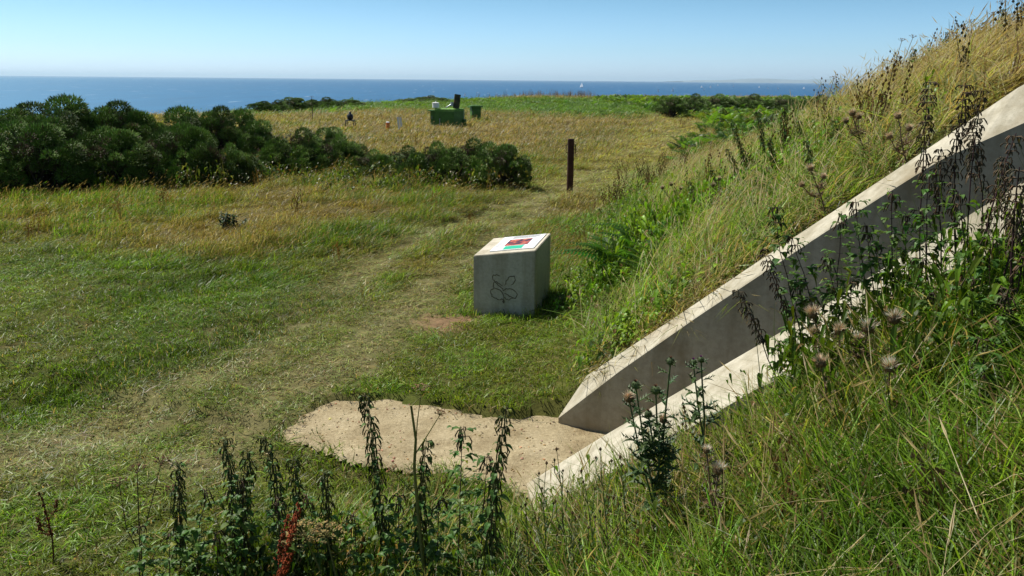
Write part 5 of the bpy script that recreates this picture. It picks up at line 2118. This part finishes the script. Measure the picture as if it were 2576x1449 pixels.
SKY = 'dry umbel stalks on the skyline of the mound'
PALE = (0.20, 0.16, 0.10)
for b, tips, lab in [
    ((2065, 345), [(2097, 200)], 'single brown headed dry stalk left of the ferns on the skyline'),
    ((2208, 250), [(2231, 128), (2250, 175), (2215, 165)], 'dry stalks with small heads leaning right, above the ferns'),
    ((2236, 235), [(2268, 105), (2296, 96), (2262, 150)], 'pale forked umbel stalks between ferns and thin dark spike'),
    ((2150, 260), [(2178, 196), (2165, 205)], 'low fuzzy dry heads beside the ferns'),
    ((2405, 145), [(2426, 76), (2398, 90), (2440, 84)], 'reddish flat headed dry umbels right of the big dark pair'),
    ((2462, 150), [(2443, 58), (2478, 66), (2490, 90)], 'thin many branched umbel skeleton on the skyline'),
    ((2500, 130), [(2519, 12), (2500, 40)], 'pair of thin bare stalks rising to the top of the picture'),
    ((2560, 110), [(2570, 30), (2560, 60)], 'thin stalk at the right frame edge on the skyline'),
    ((1735, 495), [(1722, 400), (1748, 425)], 'brown umbel stalks where the mound begins'),
    ((1560, 560), [(1552, 470), (1570, 492)], 'reddish brown stalks left of the bright fern'),
]:
    B = hit(*b)
    Y = B[1]
    red = 'redd' in lab or 'brown' in lab
    um = dict(nr=9, dens=0.45, col=(0.19, 0.085, 0.05) if red else (0.2, 0.14, 0.09), scol=PALE)
    st_ = []
    for k, q in enumerate(tips):
        T_ = A_(*q)
        m = B + (T_ - B) * 0.5 + np.array([0.03 * (k - 1), 0, 0])
        st_.append(([B + np.array([0.02 * k, 0, 0]), m, T_], 0.055, 0.0055, PALE, um))
    hogweed(B, st_, lab, 'dead_stalk', SKY)
B = hit(785, 313)
Y = B[1]
hogweed(B, [([B, A_(786, 280), A_(784, 246)], 0.16, 0.035, (0.09, 0.055, 0.035), dict(nr=12, dens=1.5, col=(0.10, 0.045, 0.04), scol=(0.09, 0.055, 0.035)))],
        'tall thin dead stalk with a dark round head against the sea', 'dead_stalk')


# ------------------------------------------------------------------ thistles
def thistle_head(gl, tf, p, d, s, r, kind):
    d = Vector(d).normalized()
    M = d.to_track_quat('Z', 'Y').to_matrix().to_4x4()
    gc_ = (0.10, 0.14, 0.06) if kind in ('green', 'purple') else (0.20, 0.14, 0.075)
    gl.lathe([(s * 0.35, 0), (s * 0.85, s * 0.35), (s, s * 0.9), (s * 0.85, s * 1.4), (s * 0.6, s * 1.7)], p, 10, gc_, M)
    for k in range(70):
        a, z = r.random() * 6.283, r.random()
        rr = s * (0.5 + 0.5 * math.sin(z * 2.6 + 0.3))
        q = M @ Vector((math.cos(a) * rr, math.sin(a) * rr, z * s * 1.6))
        n_ = M @ Vector((math.cos(a), math.sin(a), 0.6))
        gl.spike(p + q, n_, s * 0.5, s * 0.07, gc_)
    top = p + M @ Vector((0, 0, s * 1.6))
    if kind == 'purple':
        for k in range(50):
            tf.spike(top, (M @ Vector((r.gauss(0, 0.35), r.gauss(0, 0.35), 1))), s * 0.8, s * 0.10, vary((0.30, 0.06, 0.28), r))
    elif kind == 'green':
        for k in range(50):
            tf.spike(top, (M @ Vector((r.gauss(0, 0.4), r.gauss(0, 0.4), 1))), s * 0.8, s * 0.09, vary((0.24, 0.13, 0.07), r))
    else:
        for k in range(210):
            v = rdir(r, -0.3)
            c = vary((0.66, 0.54, 0.40), r) if kind == 'dry' else (vary((0.8, 0.77, 0.7), r, 0.1) if r.random() < 0.6 else vary((0.46, 0.33, 0.2), r))
            tf.spike(top - (M @ Vector((0, 0, s * 0.8))), M @ (v + Vector((0, 0, 0.8))), s * (1.3 + 1.5 * r.random()), s * 0.075, c)


def thistle(bpx, heads, label, kind, group, leafs=True):
    B = hit(*bpx) if bpx[1] < 600 else hit_near(*bpx)
    Yb = B[1]
    r = random.Random(bpx[0])
    o = thing('thistle', B, label, 'thistle', group)
    b = vec(B)
    sm, lf, gl, tf = MB(), MB(), MB(), MB()
    c = (0.07, 0.11, 0.04) if kind in ('green', 'purple') else (0.15, 0.105, 0.06)
    main = None
    for k, (x, y, s) in enumerate(heads):
        T_ = vec(atY(x, y, Yb + 0.05 * math.sin(k * 2.1))) - b
        if main is None:
            pts = stem_pts(T_, r, 8, 0.04, 0.08)
            main = pts
            sm.tube(pts, [0.007 - 0.0005 * i for i in range(8)], c, n=6)
        else:
            t = 0.35 + 0.3 * r.random()
            q = along(main, t)
            pts = [q, q.lerp(T_, 0.5) + Vector((0, 0, -0.03)), T_]
            sm.tube(pts, [0.005, 0.004, 0.0035], c, n=5)
        for hs2 in range(1):
            kk = kind
            if kind == 'green' and k % 3 == 1:
                kk = 'dry'
            gl, tf = MB(), MB()
            thistle_head(gl, tf, T_, (pts[-1] - pts[-2]).normalized() + Vector((0, 0, 0.5)), 0.019 * s * (1.12 if kind in ('dry', 'white') and bpx[1] > 600 else 1.0), r, kk)
            hd_ = part('flower_head', gl, M_leaf, o)
            part('tuft', tf, M_seed, hd_)
        if leafs:
            for j in range(16):
                t = 0.15 + 0.8 * j / 14
                q = along(pts, t)
                a = j * 2.4 + r.random()
                d = Vector((math.cos(a), math.sin(a), 0.5))
                L = (0.14 if kind in ('green', 'purple') else 0.085) * (1.15 - 0.7 * t)
                lc = vary((0.075, 0.125, 0.045), r) if kind in ('green', 'purple') else vary((0.16, 0.115, 0.065), r)
                lf.leaf(q, d, L, L * 0.24, 0.5, lc, 0.5)
                for m in range(6):                      # spiny lobes
                    u = 0.2 + 0.65 * m / 6
                    e = q + d.normalized() * L * u
                    sdv_ = d.cross(Vector((0, 0, 1))).normalized() * (1 if m % 2 else -1)
                    lf.spike(e, sdv_ + d * 0.6 + Vector((0, 0, 0.5)), L * 0.28, L * 0.05, lc)
    part('stem', sm, M_stem, o)
    if lf.v:
        part('leaves', lf, M_leaf, o)
    return o


thistle((1640, 1420), [(1650, 992, 1.05), (1584, 1012, 1.0), (1600, 978, 1.0), (1632, 1050, 0.9), (1668, 1065, 0.9)], 'spear thistle with round green heads in front of the dark wall foot', 'green', 'thistles by the passage')
thistle((1700, 1380), [(1686, 918, 0.95)], 'tall green thistle with one woolly head against the shaded wall', 'green', 'thistles by the passage')
thistle((1735, 1300), [(1764, 912, 0.8), (1745, 920, 0.9)], 'green thistle with a purple flower on the wall edge', 'purple', 'thistles by the passage')
TG = 'fluffy seeding thistle heads on the right'
for b, hd, lab in [
    ((2110, 1010), [(2046, 800, 1.15), (2050, 845, 0.9)], 'tan fluffy thistle head on the lower wall edge, leftmost of the fluffy heads'),
    ((2150, 1030), [(2112, 842, 1.05)], 'brownish thistle head just right of the leftmost fluffy one'),
    ((2200, 1040), [(2182, 838, 1.2), (2160, 862, 0.8)], 'thistle head with a bright white tuft, brightest on the right'),
    ((2270, 1030), [(2250, 815, 1.15)], 'tan fluffy thistle head right of the bright white one'),
    ((2260, 1120), [(2238, 935, 1.1)], 'lower fluffy thistle head below the white tufted one'),
    ((2100, 1150), [(2066, 925, 1.0)], 'pale thistle head beneath the leftmost fluffy one'),
    ((1830, 1420), [(1806, 1195, 0.95), (1778, 1140, 0.6)], 'white woolly thistle head alone in the lower grass'),
]:
    thistle(b, hd, lab, 'white' if 'white' in lab else 'dry', TG)
TD = 'withered thistles on the mound'
for b, hd, lab in [
    ((2190, 420), [(2145, 292, 1.3), (2160, 300, 1.2), (2130, 310, 1.1)], 'withered pale thistle clump high on the mound'),
    ((2290, 440), [(2260, 300, 1.1), (2285, 330, 1.1), (2240, 350, 1.1)], 'withered brown thistle clump left of the tall dead stem'),
    ((2080, 560), [(2040, 430, 1.1), (2070, 450, 1.0), (2020, 470, 1.0)], 'brown dried thistle above the upper wall, middle of the mound'),
    ((1710, 560), [(1690, 468, 1.2), (1668, 476, 1.1), (1712, 478, 1.1)], 'withered thistle heads beside the bright fern'),
    ((1830, 540), [(1808, 455, 1.2), (1795, 470, 1.1)], 'pale withered thistle between the fern and the dark spikes'),
]:
    thistle(b, hd, lab, 'dry', TD)


# ------------------------------------------------------------------ ferns
def fern_thing(bpx, hpx, wpx, label, nf, col, seed):
    B = hit(*bpx)
    r = random.Random(seed)
    o = thing('fern', B, label, 'fern')
    q = B[1] / FPX
    L = hpx * q * 1.4
    for k in range(nf * 3):
        mb = MB()
        a = r.random() * 6.283
        rd = L * 0.42 * math.sqrt(r.random())
        z0 = L * 0.40 * r.random() * (1 - rd / (L * 0.5))
        b_ = Vector((rd * math.cos(a), rd * math.sin(a) * 0.8, z0))
        mb.tube([(b_.x * 0.4, b_.y * 0.4, -0.02), b_], 0.004, vary((0.08, 0.10, 0.03), r), n=4)
        fern_frond(mb, b_, a + r.gauss(0, 0.5), 0.5 + 0.7 * r.random(), L * (0.38 + 0.25 * r.random()), vary(col, r, 0.35), r, 13, 0.24)
        part('frond', mb, M_leaf, o)
    return o


fern_thing((1620, 668), 175, 160, 'bright green feathery fern at the foot of the mound right of the concrete block', 22, (0.045, 0.125, 0.015), 3)
fern_thing((1660, 690), 110, 120, 'lower fern half hidden in grass beside the bright feathery one', 10, (0.055, 0.11, 0.02), 9)
fern_thing((2130, 318), 80, 80, 'pale sunlit fern fronds on the skyline of the mound', 9, (0.13, 0.18, 0.06), 5)
fern_thing((2170, 330), 70, 70, 'green fern just right of the pale skyline fronds', 8, (0.07, 0.13, 0.03), 6)
fern_thing((1790, 610), 70, 80, 'yellow green leafy fern in the middle of the mound foot', 9, (0.15, 0.20, 0.03), 8)
fern_thing((1960, 620), 60, 70, 'dark green fern tucked beside the upper wall edge', 8, (0.035, 0.075, 0.02), 12)


# ------------------------------------------------------------------ slender weeds in the foreground
def slender(bpx, tpx, label, group, nb=5):
    B, T_ = plant_at(bpx, tpx, near=True)
    r = random.Random(bpx[0] * 3 + 1)
    o = thing('slender_weed', B, label, 'weed', group)
    pts = stem_pts(vec(T_) - vec(B), r, 8, 0.04, 0.05)
    L = (vec(T_) - vec(B)).length
    sm, lf = MB(), MB()
    c = (0.060, 0.085, 0.030)
    sm.tube(pts, [0.0034 - 0.0003 * i for i in range(8)], c, n=5)
    for k in range(nb):
        t = 0.35 + 0.55 * k / nb
        p = along(pts, t)
        a = k * 2.4 + r.random()
        q = p + Vector((math.cos(a) * 0.22, math.sin(a) * 0.22, 0.8)) * L * (0.18 + 0.12 * r.random())
        bp = [p, p.lerp(q, 0.5) + Vector((math.cos(a), math.sin(a), 0)) * 0.015, q]
        sm.tube(bp, [0.0022, 0.0018, 0.0012], c, n=4)
        lf.blob(q, 0.006, (0.08, 0.06, 0.03), 1.6)
        for j in range(5):
            e = along(bp, 0.2 + 0.16 * j)
            a2 = r.random() * 6.283
            lf.leaf(e, (math.cos(a2), math.sin(a2), 0.9), 0.035, 0.006, 0.3, vary((0.065, 0.10, 0.03), r), 0.2)
    for k in range(12):
        p = along(pts, 0.1 + 0.85 * k / 12)
        a = r.random() * 6.283
        lf.leaf(p, (math.cos(a), math.sin(a), 0.8), 0.06, 0.008, 0.4, vary((0.065, 0.10, 0.03), r), 0.2)
    lf.blob(pts[-1], 0.007, (0.10, 0.06, 0.03), 1.6)
    part('stem', sm, M_stem, o)
    part('leaves', lf, M_leaf, o)


SG = 'slender branching weeds before the near wall'
for b, t, lab in [
    ((1330, 1560), (1322, 1270), 'slender weed at the left end, in front of the near wall tip'),
    ((1400, 1560), (1375, 1165), 'thin weed with forked tips against the near wall tip'),
    ((1440, 1540), (1400, 1130), 'wiry weed leaning left over the wall tip and earth'),
    ((1500, 1540), (1462, 1185), 'wiry weed crossing the lowest wall joint'),
    ((1545, 1520), (1510, 1130), 'tall thin weed before the lit wall, left of the thistles'),
    ((1585, 1500), (1560, 1150), 'thin weed right next to the spear thistle, on its left'),
    ((1290, 1570), (1300, 1330), 'short slender weed below the near wall tip'),
    ((1480, 1570), (1440, 1290), 'short wiry weed in front of the taller ones'),
]:
    slender(b, t, lab, SG)


# ------------------------------------------------------------------ dead branches behind the middle gorse
def dead_shrub(bpx, hpx, seed, label, spread=1.0):
    B = hit(*bpx)
    r = random.Random(seed)
    o = thing('dead_shrub', B, label, 'dead shrub', 'dead branches among the gorse')
    q = B[1] / FPX
    mb = MB()

    def grow(p, d, L, rad, lev):
        e = p + d * L
        m = p.lerp(e, 0.5) + rdir(r, -1) * L * 0.10
        mb.tube([p, m, e], [rad, rad * 0.8, rad * 0.6], n=4, cap=False)
        if lev == 0:
            return
        for k in range(3 if lev > 1 else 4):
            dd = (d + rdir(r, -0.5) * 0.85 * spread + Vector((0.15, 0, 0.1))).normalized()
            grow(m.lerp(e, r.random()), dd, L * (0.55 + 0.25 * r.random()), rad * 0.55, lev - 1)
    for k in range(4):
        d = (rdir(r, 0.2) * spread + Vector((0, 0, 0.7))).normalized()
        grow(Vector((r.gauss(0, 0.1), r.gauss(0, 0.1), -0.05)), d, hpx * q * 0.42, 0.035, 3)
    part('branches', mb, M_bark, o)


dead_shrub((690, 392), 75, 2, 'grey brown dead branches leaning beside the open leggy gorse')
dead_shrub((765, 372), 65, 5, 'spiky dead branches behind the domed gorse')


# ------------------------------------------------------------------ sea haze
mb = MB()
mb.box((0, 33500, 75), (184000, 67200, 244))
m_, nt_, out_ = newmat('sea_air')
vo = nt_.nodes.new('ShaderNodeVolumePrincipled')
vo.inputs['Color'].default_value = (0.62, 0.84, 1.0, 1)
vo.inputs['Density'].default_value = 3.0e-5
vo.inputs['Anisotropy'].default_value = 0.2
nt_.links.new(vo.outputs[0], out_.inputs['Volume'])
tag(link('haze', mb.mesh('haze', m_)), 'pale haze over the sea', 'haze', kind='stuff')
